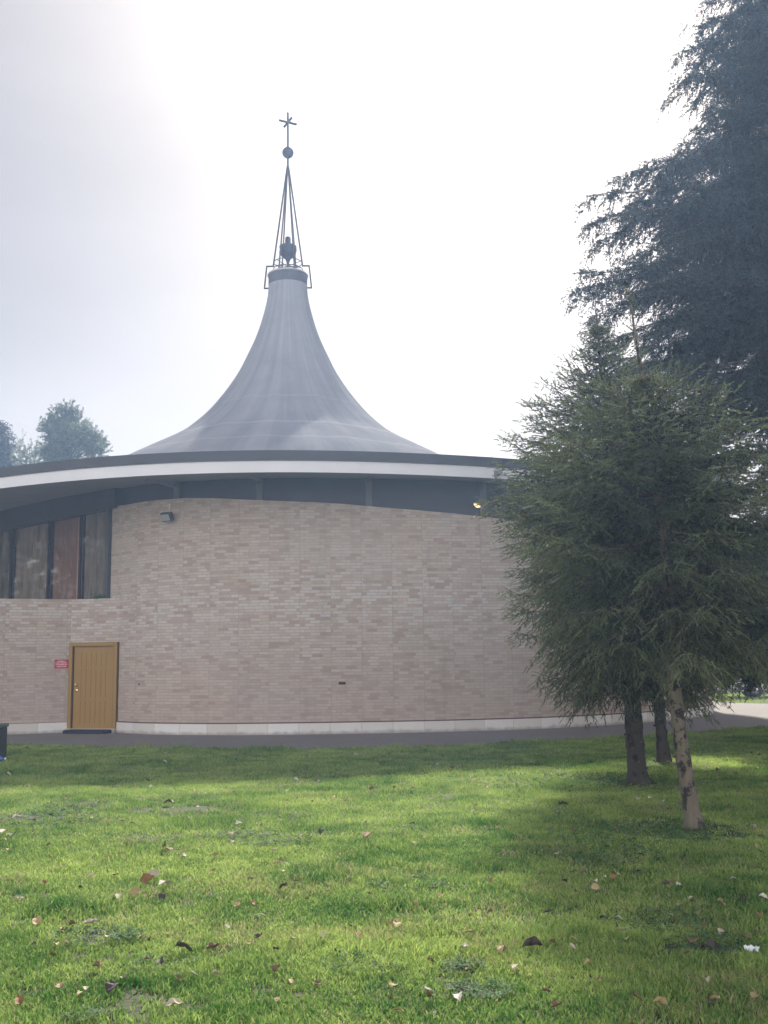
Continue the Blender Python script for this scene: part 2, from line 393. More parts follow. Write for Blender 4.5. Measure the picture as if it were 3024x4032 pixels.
# far road with a kerb, beyond the lawn strip
b = MB(); b.strip([(2, 52, .016), (40, 41.5, .016), (90, 28, .016)], [(3, 58, .016), (42, 47, .016), (92, 33, .016)])
road = tag(b.build('road', simple('road_asphalt', (.10, .10, .105), .85, scale=2)), kind='structure')
b = MB(); b.strip([(2, 51.7, .13), (40, 41.2, .13), (90, 27.7, .13)], [(2, 51.9, .13), (40, 41.4, .13), (90, 27.9, .13)])
b.strip([(2, 51.7, 0), (40, 41.2, 0), (90, 27.7, 0)], [(2, 51.7, .13), (40, 41.2, .13), (90, 27.7, .13)])
b.strip([(2, 51.9, .02), (40, 41.4, .02), (90, 27.9, .02)], [(2, 51.9, .13), (40, 41.4, .13), (90, 27.9, .13)])
tag(b.build('kerb', simple('kerb_stone', (.40, .39, .37), .8)), kind='structure')

# ------------------------------------------------------------------ the church
AX = Vector((-3.35, 35.8, 0))
church = empty('church', (AX.x, AX.y, 0))
tag(church, 'round brick church with flared grey tent roof, iron lantern and cross', 'church')
def ch(mb, name, mat, parent=None, **k):
    for i, v in enumerate(mb.v): mb.v[i] = (v[0] - AX.x, v[1] - AX.y, v[2])
    return mb.build(name, mat, parent or church, **k)

W_ctrl = [(-6.60, 25.85), (-6.1, 25.38), (-5.5, 24.97), (-4.2, 24.45), (-3.0, 24.25), (-1, 24.23), (1, 24.36), (2.3, 24.62), (3.9, 25.15), (6.2, 26.6), (8.4, 28.9), (9.76, 31.56), (10.35, 35), (9.9, 39.3), (7.6, 43.6), (3.0, 46.8), (-3, 47.6), (-9, 46.0), (-13.2, 41.5), (-14.3, 36), (-13.0, 31.8)]
Wc = catmull(W_ctrl, 10)
def wall_top(x, y):
    return float(np.interp(math.atan2(x, y), [-.27, -.19, -.126, -.047, -.01, .105, .132, .25, .4], [5.64, 5.60, 5.47, 5.36, 5.27, 5.03, 4.97, 4.85, 4.8])) if y < 33 else 4.8
b = MB(); b.strip([(x, y, .27) for x, y in Wc], [(x, y, wall_top(x, y)) for x, y in Wc])
def offset(P, d):
    P = np.array(P); T = np.gradient(P, axis=0); T /= np.linalg.norm(T, axis=1)[:, None]; N = np.stack([-T[:, 1], T[:, 0]], 1)
    return [tuple(p) for p in P + N * d]
Wi = offset(Wc, .32)      # left of travel direction = inwards
b.strip([(x, y, wall_top(*Wc[i])) for i, (x, y) in enumerate(Wc)], [(x, y, wall_top(*Wc[i]) - .002) for i, (x, y) in enumerate(Wi)])
b.strip([(-6.985, 26.255, 3.302), (-6.80, 26.06, 3.302), (Wc[0][0], Wc[0][1], 3.302)], [(-6.985, 26.255, 5.655), (-6.80, 26.06, 5.65), (Wc[0][0], Wc[0][1], 5.64)])
x0, y0 = Wc[0]; x1, y1 = Wi[0]
b.add([(x0, y0, .27), (x1, y1, .27), (x1, y1, wall_top(x0, y0)), (x0, y0, wall_top(x0, y0))], [(0, 1, 2, 3)], [(0, .27), (.3, .27), (.3, 5.6), (0, 5.6)])
wall = ch(b, 'brick_wall', M['brick'])
# plinth
Wo = offset(Wc, -.035)
b = MB(); b.strip([(x, y, 0.0) for x, y in Wo], [(x, y, .262) for x, y in Wo]); b.strip([(x, y, .262) for x, y in Wo], [(x, y, .262) for x, y in offset(Wc, .02)])
ch(b, 'plinth', M['slab'])
b = MB(); Wf = offset(Wc, -.022)
b.strip([(x, y, .2625) for x, y in Wf], [(x, y, .288) for x, y in Wf]); b.strip([(x, y, .288) for x, y in Wf], [(x, y, .288) for x, y in offset(Wc, .01)])
ch(b, 'damp_course', simple('damp_course', (.10, .05, .04), .8))
# fine control joint strips are in the brick; vent slot and small hole
def wall_pt(u, v, d=0.0):
    r = pray(u, v); dx, dy = r[0], r[1]; best = None
    for (a, c) in zip(Wc[:-1], Wc[1:]):
        ex, ey = c[0] - a[0], c[1] - a[1]; den = dx * ey - dy * ex
        if abs(den) < 1e-9: continue
        t = (a[0] * ey - a[1] * ex) / den; s = (a[0] * dy - a[1] * dx) / den
        if t > 0 and 0 <= s <= 1 and (best is None or t < best[0]): best = (t, math.atan2(ey, ex))
    t, an = best; p = Vector((dx * t, dy * t, r[2] * t + EYE)); n = Vector((math.sin(an), -math.cos(an), 0))
    return p + n * d, an
p, an = wall_pt(1347, 2690, .004)
b = MB(); b.box(p, (.155, .03, .055), an, bev=.004)
ch(b, 'vent_slot', M['black'])
p, an = wall_pt(548, 2694, .0); b = MB(); b.tube([p + Vector((0, .02, 0)), p + Vector((.0, -.008, 0))], .022, 10); ch(b, 'pipe_hole', M['black'])

# eave ring
def eave_R(a):     # a: angle from -Y towards +X
    return float(np.interp(math.degrees(a), [-180, -60, -26, -13, 2, 14, 24, 33, 60, 90, 180], [14.4, 13.1, 12.88, 13.06, 13.2, 13.2, 13.3, 13.5, 14.2, 14.6, 14.4]))
NE = 240
angs = [-math.pi + 2 * math.pi * k / NE for k in range(NE + 1)]
eR = np.array([eave_R(a) for a in angs]); ker = np.hanning(17); ker /= ker.sum()
eR[:-1] = np.convolve(np.r_[eR[:-1][-8:], eR[:-1], eR[:-1][:8]], ker, 'valid'); eR[-1] = eR[0]
def ring(dr, z, rr=None): return [(AX.x + ((rr if rr is not None else eR[k] + dr)) * math.sin(a), AX.y - ((rr if rr is not None else eR[k] + dr)) * math.cos(a), z) for k, a in enumerate(angs)]
b = MB(); b.strip(ring(0, 5.83), ring(0, 6.10)); ch(b, 'fascia', M['fascia'], smooth=True)
b = MB(); b.strip(ring(.03, 6.095), ring(.03, 6.325)); b.strip(ring(.03, 6.325), ring(-.25, 6.35)); b.strip(ring(.03, 6.095), ring(-.01, 6.095)); ch(b, 'roof_edge', M['dark_metal'], smooth=True, autos=R(40))
b = MB(); b.strip(ring(0, 5.83), ring(-.10, 5.83)); b.strip(ring(-.10, 5.83), ring(-1.3, 5.96)); b.strip(ring(-1.3, 5.96), ring(-5.5, 6.42)); ch(b, 'soffit', M['soffit'], smooth=True, autos=R(40))

# the flared roof
prof = [(13.0, 6.34), (11.2, 6.38), (9.6, 6.5), (8.4, 6.8), (7.5, 7.18), (7.05, 7.58), (6.36, 8.02), (5.60, 8.42), (4.86, 8.82), (3.95, 9.32), (3.42, 9.72), (2.86, 10.25), (2.32, 10.92), (1.80, 11.72), (1.42, 12.5), (1.12, 13.2), (.90, 13.9), (.74, 14.6), (.685, 15.17)]
pf = catmull(prof, 5); b = MB(); NA = 128; vs = []; uvs = []
for i, (r, z) in enumerate(pf):
    for k in range(NA + 1):
        a = 2 * math.pi * k / NA
        if i == 0: r_ = float(np.interp(((a + math.pi) % (2 * math.pi)) - math.pi, angs, eR)) - .05
        else: r_ = r * (1 + .006 * math.cos(a * 32) * min(1, r / 4))
        vs.append((AX.x + r_ * math.sin(a), AX.y - r_ * math.cos(a), z)); uvs.append((k / NA * 30, (z - 6)))
b.add(vs, [(i * (NA + 1) + k, i * (NA + 1) + k + 1, (i + 1) * (NA + 1) + k + 1, (i + 1) * (NA + 1) + k) for i in range(len(pf) - 1) for k in range(NA)], uvs)
cone = ch(b, 'tent_roof', M['cone'], smooth=True)
b = MB(); b.lathe(AX, [(.690, 15.10), (.700, 15.11), (.700, 15.44), (.690, 15.45)], 48); ch(b, 'collar', M['dark_metal'], smooth=True, autos=R(30))
b = MB(); b.lathe(AX, [(.69, 15.45), (.735, 15.46), (.745, 15.49), (.73, 15.52), (.5, 15.56), (.0, 15.60)], 48); ch(b, 'collar_cap', simple('cap_metal', (.42, .41, .39), .4, .6), smooth=True, autos=R(35))

# lantern
lant = None
def lpart(fn, name, mat, **k):
    global lant
    b = MB(); fn(b)
    return ch(b, name, mat, lant, **k)
C0 = AX
def P_(r, a, z): return Vector((AX.x + r * math.sin(a), AX.y - r * math.cos(a), z))
b = MB(); b.tube([(AX.x, AX.y, 19.62), (AX.x, AX.y, 21.80)], .038, 10)
lant = ch(b, 'lantern', M['iron'], smooth=False)
for k in range(6):
    a = math.pi / 2 + k * math.pi / 3 + .0
    side = k in (0, 3)
    def leg(b, a=a, side=side):
        if side:
            b.tube([P_(.02, a, 19.70), P_(.53, a, 15.86)], .032, 6)
            b.tube([P_(.50, a, 15.86), P_(.765, a, 15.86)], .030, 6); b.tube([P_(.765, a, 15.88), P_(.85, a, 15.02)], .030, 6); b.tube([P_(.86, a, 15.03), P_(.66, a, 15.03)], .030, 6)
        else: b.tube([P_(.02, a, 19.70), P_(.565, a, 15.50)], .029, 6)
    lpart(leg, 'leg', M['iron'])
def rings(b):
    for (r, z, t) in ((.50, 15.98, .016), (.53, 15.72, .016)):
        b.tube([P_(r, 2 * math.pi * k / 36, z) for k in range(37)], t, 6, cap=False)
    for k in range(3):
        a = k * math.pi / 3 + .2; b.tube([P_(.5, a, 15.98), P_(-.5, a, 15.74)], .012, 6); b.tube([P_(.5, a, 15.72), P_(-.5, a, 15.98)], .012, 6)
lpart(rings, 'brace_ring', M['iron'])
lpart(lambda b: b.lathe(AX, [(.0, 20.015)] + [(.21 * math.sin(t), 20.225 - .21 * math.cos(t)) for t in np.linspace(.15, math.pi - .15, 18)] + [(0, 20.435)], 28), 'ball', M['iron'], smooth=True)
def cross(b):
    z = 21.42
    for (dx, dy) in ((-.305, -.16), (.165, -.315)):
        b.tube([(AX.x - dx, AX.y - dy, z), (AX.x + dx, AX.y + dy, z)], .042, 8)
    b.lathe(AX, [(0, z - .05), (.045, z - .03), (.045, z + .03), (0, z + .05)], 12)
lpart(cross, 'cross', M['iron'])
def urn(b):
    b.lathe(AX, [(0, 16.98), (.06, 16.97), (.10, 16.93), (.105, 16.72), (.15, 16.70), (.17, 16.64), (.28, 16.63), (.315, 16.60), (.30, 16.50), (.295, 16.34), (.27, 16.28), (.19, 16.20), (.10, 16.12), (.06, 16.02), (.03, 15.88), (0, 15.84)], 28)
    for k in range(4): b.box(P_(.31, k * math.pi / 2 + 1.2, 16.42), (.07, .07, .13), bev=.01)
lpart(urn, 'bell', M['iron'], smooth=True, autos=R(50))

# dark frieze between brick and soffit, with posts
iF = [i for i in range(len(Wc)) if True]
Fr = offset(Wc, .16)
b = MB(); Fr = [(-7.10, 26.52)] + Fr; b.strip([(x, y, 4.70) for x, y in Fr], [(x, y, 6.5) for x, y in Fr]); frieze = ch(b, 'frieze', M['dark_frieze'])
for u in (690, 1020, 1452, 1905):
    p, an = wall_pt(u, 1950, -.09); z0 = wall_top(p.x, p.y)
    b = MB(); b.box((p.x, p.y, (z0 + 6.25) / 2 - .05), (.16, .10, 6.25 - z0 + .1), an, bev=.006); ch(b, 'frieze_post', M['post'], frieze)
    # radial rafter carrying the soffit at each post
    n = Vector((math.sin(an), -math.cos(an), 0)); q = p + n * .62
    b = MB(); b.box((q.x, q.y, 5.93), (.09, 1.22, .10), an, bev=.005); ch(b, 'rafter', M['soffit'], frieze)

# left: lower brick annex wall in front, recessed glazing above
def annex_line(d=0.0): 
    P = [(-6.56, 25.86), (-7.2, 26.05), (-7.85, 26.14), (-8.5, 25.93), (-9.25, 25.58), (-10.4, 25.0), (-12.5, 24.2), (-16, 23.6)]
    return P
AL = [(-6.58, 25.845), (-7.9, 26.15), (-9.25, 25.58), (-11, 24.75), (-14, 23.9), (-19, 23.6)]
DOOR_L, DOOR_R = (-7.90, 26.15), (-6.625, 25.852)
b = MB(); T_ = 3.30
def seg(b, a, c, z0, z1, u0=0.0):
    L = math.hypot(c[0] - a[0], c[1] - a[1])
    b.add([(a[0], a[1], z0), (c[0], c[1], z0), (c[0], c[1], z1), (a[0], a[1], z1)], [(0, 1, 2, 3)], [(u0, z0), (u0 + L, z0), (u0 + L, z1), (u0, z1)])
seg(b, AL[0], AL[1], 2.215, T_)
for i in range(1, 5): seg(b, AL[i], AL[i + 1], .27, T_, 1.35 + i * 2.16)
# ledge on top
back = [(-6.9, 26.25), (-8.3, 27.55), (-11.3, 30.6), (-13.5, 33.0), (-17, 33), (-21, 33)]
for i in range(5): b.add([(AL[i][0], AL[i][1], T_), (AL[i + 1][0], AL[i + 1][1], T_), (*back[i + 1], T_), (*back[i], T_)], [(0, 1, 2, 3)])
seg(b, (-6.60, 25.86), (-6.64, 26.4), 2.2, T_)
ch(b, 'lower_wall', M['brick'])
b = MB(); b2 = MB()
for i in range(1, 5):
    a, c = AL[i], AL[i + 1]; ex, ey = c[0] - a[0], c[1] - a[1]; L = math.hypot(ex, ey); n = Vector((-ey / L, ex / L)) * -1
    if n.y > 0: n = -n
    a2 = (a[0] + n.x * .035, a[1] + n.y * .035); c2 = (c[0] + n.x * .035, c[1] + n.y * .035)
    seg(b, a2, c2, 0, .262, i * 2.16); b.add([(*a2, .262), (*c2, .262), (*c, .262), (*a, .262)], [(0, 1, 2, 3)])
ch(b, 'plinth', M['slab'])

# door
dl, dr = Vector((*DOOR_L, 0)), Vector((*DOOR_R, 0)); dv = (dr - dl); DW = dv.length; dan = math.atan2(dv.y, dv.x); dn = Vector((math.sin(dan), -math.cos(dan), 0)); dt = dv.normalized()
def dp(s, z, d=0.0): q = dl + dt * s + dn * d; return Vector((q.x, q.y, z))
b = MB(); b.box(dp(DW / 2, 1.105, -.02), (DW - .236, .045, 2.02), dan, bev=.004)
door = ch(b, 'door', M['door'])
b = MB()
for s, wd in ((.045, .09), (DW - .045, .09)): b.box(dp(s, 1.11, .005), (wd, .11, 2.20), dan, bev=.005)
b.box(dp(DW / 2, 2.165, .008), (DW - .181, .11, .09), dan, bev=.005)
ch(b, 'door_frame', M['door'], door)
b = MB()
for s in (.104, DW - .104): b.box(dp(s, 1.10, -.012), (.026, .05, 2.06), dan)

b.box(dp(DW / 2, 1.1, -.09), (DW - .02, .05, 2.2), dan)
ch(b, 'door_seal', M['black'], door)
b = MB()   # pressed vertical grooves, in an upper, a middle and a lower field
for (z0, z1) in ((1.62, 1.96), (.86, 1.56), (.22, .78)):
    for k in range(6):
        s = .32 + k * (DW - .64) / 5
        b.box(dp(s, (z0 + z1) / 2, .0035), (.016, .003, z1 - z0), dan)
ch(b, 'panel_groove', M['door_groove'], door)
b = MB(); b.lathe((0, 0, 0), [(0, .062), (.02, .06), (.031, .045), (.030, .03), (.014, .018), (.014, .006), (.03, .005), (.03, 0), (0, 0)], 20)
def placed(b, pos):
    Mx = Matrix.Translation(pos) @ Matrix.Rotation(dan, 4, 'Z') @ Matrix.Rotation(math.pi / 2, 4, 'X')
    b.v = [tuple(Mx @ Vector(v)) for v in b.v]
placed(b, dp(.205, 1.17, .003)); ch(b, 'door_knob', M['brass'], door, smooth=True, autos=R(40))
b = MB(); b.lathe((0, 0, 0), [(0, .014), (.018, .013), (.033, .008), (.036, 0), (0, 0)], 20); b.box((0, 0, .015), (.006, .018, .004)); placed(b, dp(.208, 1.035, .003)); ch(b, 'door_lock', M['brass'], door, smooth=True, autos=R(40))
b = MB(); b.box(dp(DW / 2, .055, .045), (DW + .02, .23, .11), dan, bev=.008); ch(b, 'doorstep', M['stone'], door)

# glazing above the annex
ga, gb_ = Vector((-6.93, 26.20, 0)), Vector((-13.5, 32.4, 0)); gv = (gb_ - ga); gan = math.atan2(gv.y, gv.x); gt = gv.normalized(); gn = Vector((gt.y, -gt.x, 0)); gn = gn if gn.y < 0 else -gn
def gp(s, z, d=0.0): q = ga + gt * s + gn * d; return Vector((q.x, q.y, z))
GT = 5.60
def glass_mat():
    m = NM('window_glass'); m.base((.02, .022, .025), .04, spec=.6)
    tr = m.n('ShaderNodeBsdfTransparent'); tr.inputs[0].default_value = (.92, .88, .84, 1)
    gl = m.n('ShaderNodeBsdfGlossy'); gl.inputs['Roughness'].default_value = .03; gl.inputs[0].default_value = (.8, .85, .9, 1)
    lw = m.n('ShaderNodeLayerWeight'); sch = m.math('MULTIPLY_ADD', m.math('POWER', lw.outputs['Facing'], 4.0), .85, .05)
    mx = m.n('ShaderNodeMixShader'); m.l(sch, mx.inputs[0]); m.l(tr.outputs[0], mx.inputs[1]); m.l(gl.outputs[0], mx.inputs[2]); m.l(mx.outputs[0], m.o.inputs['Surface']); return m.m
M['glass'] = glass_mat()
def curtain(name, a, bcol, stripe=None):
    m = NM(name); sp = m.n('ShaderNodeSeparateXYZ'); m.l(m.uv(), sp.inputs[0])
    f = m.noise(1, 5, .6, vec=m.uv(), sc3=(3.5, .8, 1)); g2 = m.noise(1, 4, .6, vec=m.uv(), sc3=(16, .6, 1))
    c = m.mix(m.ramp(f, [(.35, 0.0), (.65, 1.0)]), a, bcol); c = m.mix(m.math('MULTIPLY', g2, .3), c, tuple(x * .4 for x in a))
    if stripe: c = m.mix(m.math('LESS_THAN', sp.outputs[0], stripe[0]), c, stripe[1])
    m.base(c, .9); m.bump(g2, .4, .02); return m.m
wins = [(.18, 1.52, curtain('grey_curtain', (.17, .17, .17), (.36, .36, .36))),
        (1.54, 3.14, curtain('rust_curtain', (.26, .165, .135), (.36, .24, .20), (.34, (.56, .36, .28)))),
        (3.18, 5.30, curtain('ash_curtain', (.17, .165, .15), (.42, .41, .38))),
        (5.34, 7.2, curtain('dark_curtain', (.05, .05, .055), (.30, .30, .30)))]
for (s0, s1, cm) in wins:
    b = MB()
    for s in (s0 + .0, s1 - .0): b.box(gp(s, (T_ + GT) / 2, 0), (.034, .07, GT - T_), gan)
    b.box(gp((s0 + s1) / 2, T_ + .045, 0), (s1 - s0 - .085, .06, .05), gan)
    wf = ch(b, 'window', M['iron'])
    b = MB(); p0, p1 = gp(s0 + .03, T_ + .02, -.01), gp(s1 - .03, T_ + .02, -.01); p2 = gp(s1 - .03, GT, -.01); p3 = gp(s0 + .03, GT, -.01)
    b.box((p0 + p2) / 2, (s1 - s0 - .06, .008, GT - T_ - .02), gan); ch(b, 'pane', M['glass'], wf)
    b = MB(); N = 40; bot = []; top = []; us = []
    for k in range(N + 1):
        s = s0 + .05 + (s1 - s0 - .1) * k / N; d = -.10 + .025 * math.sin(k * 1.35)
        bot.append(gp(s, T_ + .01, d)); top.append(gp(s, GT, d)); us.append(s - s0)
    b.add(bot + top, [(k, k + 1, N + 2 + k, N + 1 + k) for k in range(N)], [(u, 0) for u in us] + [(u, 2.3) for u in us]); ch(b, 'curtain', cm, wf, smooth=True)
b = MB(); b.box(gp(4.2, (GT + 6.42) / 2, .03), (8.9, .16, 6.42 - GT), gan); ch(b, 'lintel', M['dark_frieze'])
b = MB(); b.box(gp(.10, 4.82, .02), (.15, .16, 3.02), gan, bev=.008); ch(b, 'corner_post', simple('corner_post_paint', (.055, .062, .065), .6))
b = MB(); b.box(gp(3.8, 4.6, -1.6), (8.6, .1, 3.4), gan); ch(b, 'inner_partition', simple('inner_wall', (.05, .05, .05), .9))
# pale weathered wash where a scribble was cleaned off beside the door
# floodlight, lamp, sign, mat --------------------------------------------------
def thing(name, loc, label, cat, group=None):
    o = empty(name, loc); tag(o, label, cat, group); return o
def tb(mb, root, name, mat, **k):
    return mb.build(name, mat, root, **k)
p, an = wall_pt(672, 2030, .0)
fl = thing('floodlight', (p.x, p.y, 5.17), 'grey square floodlight bracketed under the eave above the brick wall', 'floodlight'); fl.rotation_euler = (0, 0, an); fl.scale = (.82, .82, .82)
b = MB(); b.box((.02, -.20, -.02), (.36, .12, .27), 0, R(32), bev=.015); tb(b, fl, 'housing', simple('lamp_housing', (.055, .065, .07), .5))
b = MB(); b.box((.0, -.262, -.052), (.28, .012, .20), 0, R(32), bev=.004); tb(b, fl, 'lens', simple('frosted_lens', (.36, .38, .38), .25))
b = MB(); b.tube([(-.02, -.01, .10), (-.02, -.12, .10), (-.02, -.17, .03)], .014, 8); b.tube([(-.17, -.15, .03), (-.02, -.15, .12), (.19, -.15, .03)], .010, 6); tb(b, fl, 'bracket', M['iron'])
b = MB(); b.tube([(-.02, -.03, .22), (-.02, -.03, .40)], .018, 8); tb(b, fl, 'conduit', simple('white_conduit', (.7, .68, .68), .5))

p, an = wall_pt(1872, 1990, -.02)
wl = thing('wall_lamp', (p.x, p.y, 5.30), 'small lit warm wall lamp on the dark frieze near the spruces', 'lamp'); wl.rotation_euler = (0, 0, an)
b = MB(); b.lathe((0, -.13, 0), [(.0, .075), (.045, .07), (.085, .04), (.10, 0.0), (.094, -.005)], 20)
b.v = [tuple(Matrix.Rotation(R(28), 4, 'Y') @ Vector(v)) for v in b.v]; tb(b, wl, 'shade', simple('lamp_shade_paint', (.55, .52, .5), .4), smooth=True)
em = NM('lamp_glow'); em.base((1, .8, .5), .5); em.b.inputs['Emission Color'].default_value = (1, .50, .16, 1); em.b.inputs['Emission Strength'].default_value = .75
b = MB(); b.lathe((0, -.13, 0), [(.0, -.045), (.04, -.04), (.075, -.015), (.085, .002), (0, .004)], 20)
b.v = [tuple(Matrix.Rotation(R(28), 4, 'Y') @ Vector(v)) for v in b.v]; tb(b, wl, 'bulb', em.m, smooth=True)
b = MB(); b.tube([(0, .0, .09), (0, -.08, .09), (0.02, -.13, .07)], .013, 8); b.box((0, .0, .09), (.07, .03, .09), bev=.005); tb(b, wl, 'arm', M['iron'])

# sign left of the door, its left-hand wall segment runs AL[1]->AL[2]
a, c = Vector((*AL[1], 0)), Vector((*AL[2], 0)); sv = (a - c).normalized(); san = math.atan2(sv.y, sv.x); sn = Vector((math.sin(san), -math.cos(san), 0))
q = a - sv * .20 + sn * .006
sg = thing('sign', (q.x, q.y, 1.69), 'small red notice plate with pale lettering screwed to the brick left of the door', 'sign'); sg.rotation_euler = (0, 0, san)
b = MB(); b.box((0, 0, 0), (.335, .008, .225), bev=.002); tb(b, sg, 'plate', simple('red_plate', (.42, .045, .06), .45))
random.seed(4); b = MB()
for r_i, (z, hw) in enumerate(((.068, .105), (.026, .14), (-.016, .14), (-.062, .115))):
    x = -hw
    while x < hw - .01:
        wd = random.uniform(.006, .014); b.box((x + wd / 2, -.0052, z + random.uniform(-.001, .001)), (wd, .002, random.choice((.020, .026, .026)))); x += wd + random.choice((.003, .003, .003, .012))
tb(b, sg, 'lettering', simple('pale_lettering', (.72, .52, .54), .6))
for sx in (-.148, .148):
    for sz in (-.093, .093):
        b = MB(); b.lathe((sx, 0, 0), [(0, 0), (.008, 0), (.008, .004), (0, .006)], 8); b.v = [(v[0], -.004 - v[2], sz + v[1]) for v in b.v]; tb(b, sg, 'screw', M['iron'])
mt_ = MB(); mt_.box((0, 0, .05), (1.12, .34, .095), bev=.01)
for k in range(17): mt_.box((-.50 + k * .0625, 0, .0995), (.03, .30, .005))
mo = mt_.build('doormat', M['mat']); q = dp(DW / 2 + .07, 0, .36); mo.location = (q.x, q.y, .0); mo.rotation_euler = (0, 0, dan)
tag(mo, 'dark navy rubber mat block lying on the path in front of the door', 'doormat')

# litter bin at the left edge and a blue bottle beside it
q = ground_at(-46, 2994)
bn = thing('litter_bin', (q[0], q[1], 0), 'dark green grey litter bin standing in the grass at the left edge', 'litter bin')
b = MB(); b.box((0, 0, .30), (.50, .42, .54), bev=.03); tb(b, bn, 'body', simple('bin_body', (.035, .045, .045), .7, var=.25))
b = MB(); b.box((0, 0, .60), (.54, .46, .07), bev=.025); tb(b, bn, 'lid', simple('bin_lid', (.11, .15, .13), .6))
for sx in (-1, 1):
    for sy in (-1, 1): b = MB(); b.box((sx * .18, sy * .15, .018), (.06, .06, .036)); tb(b, bn, 'foot', M['black'])
q = ground_at(-12, 3006)
bo = thing('bottle', (q[0], q[1], .0), 'blue plastic bottle lying in the grass at the foot of the bin', 'bottle')
b = MB(); b.lathe((0, 0, 0), [(0, 0), (.05, .004), (.055, .02), (.055, .15), (.05, .17), (.02, .22), (.018, .25), (0, .25)], 20); b.v = [(v[2] - .12, v[1], v[0] + .075) for v in b.v]; tb(b, bo, 'body', simple('blue_plastic', (.05, .12, .30), .25), smooth=True, autos=R(40))
b = MB(); b.lathe((0, 0, 0), [(0, .25), (.021, .25), (.021, .272), (0, .272)], 14); b.v = [(v[2] - .12, v[1], v[0] + .075) for v in b.v]; tb(b, bo, 'cap', simple('white_cap', (.6, .65, .7), .4))

# ------------------------------------------------------------------ conifers
def norm(a): return a / np.maximum(np.linalg.norm(a, axis=-1, keepdims=True), 1e-9)
def shoots_mesh(name, O, D, L, tone, n, nl, nw, spread, mat, parent, stem=.004, rg=rng, taper=.35, droop=0.0):
    """bottle-brush shoots: O origins, D unit directions, L lengths, n needle triangles per shoot"""
    O = np.asarray(O, float); D = norm(np.asarray(D, float)); L = np.asarray(L, float); S = len(O)
    ref = np.where(np.abs(D[:, 2:3]) < .9, np.array([[0, 0, 1.]]), np.array([[1., 0, 0]]))
    U = norm(np.cross(D, ref)); Vv = np.cross(D, U)
    t = rg.random((S, n)); ph = rg.random((S, n)) * 2 * np.pi
    base = O[:, None] + D[:, None] * (t * L[:, None])[..., None]
    rad = U[:, None] * np.cos(ph)[..., None] + Vv[:, None] * np.sin(ph)[..., None]
    nd = norm(rad * spread + D[:, None] * (1.0 + t[..., None] * .4) + np.array([0, 0, -droop]))
    ln = nl * (1 - taper * t) * rg.uniform(.75, 1.2, (S, n))
    side = norm(np.cross(nd, rg.normal(size=(S, n, 3)))) * nw * .5
    V = np.stack([base - side, base + side, base + nd * ln[..., None]], 2).reshape(-1, 3)
    F = np.arange(len(V)).reshape(-1, 3)
    tn = np.repeat(np.clip(tone[:, None] + t * .22 + rg.normal(0, .08, (S, n)), 0, 1).ravel(), 3)
    C = np.stack([tn, np.zeros_like(tn), tn], 1)
    # stems
    s0 = U * stem; E0 = np.stack([O - s0, O + s0, O + D * (L * 1.0)[:, None]], 1).reshape(-1, 3)
    V = np.concatenate([V, E0]); F = np.concatenate([F, np.arange(len(F) * 3, len(F) * 3 + len(E0)).reshape(-1, 3)])
    C = np.concatenate([C, np.tile([[.3, 1, 0]], (len(E0), 1))])
    return mesh_np(name, V, F, mat, parent, colr=C)

def polyline_at(P, t):
    P = np.asarray(P); s = t * (len(P) - 1); i = np.minimum(s.astype(int), len(P) - 2); f = (s - i)[:, None]
    return P[i] * (1 - f) + P[i + 1] * f, norm(P[i + 1] - P[i])

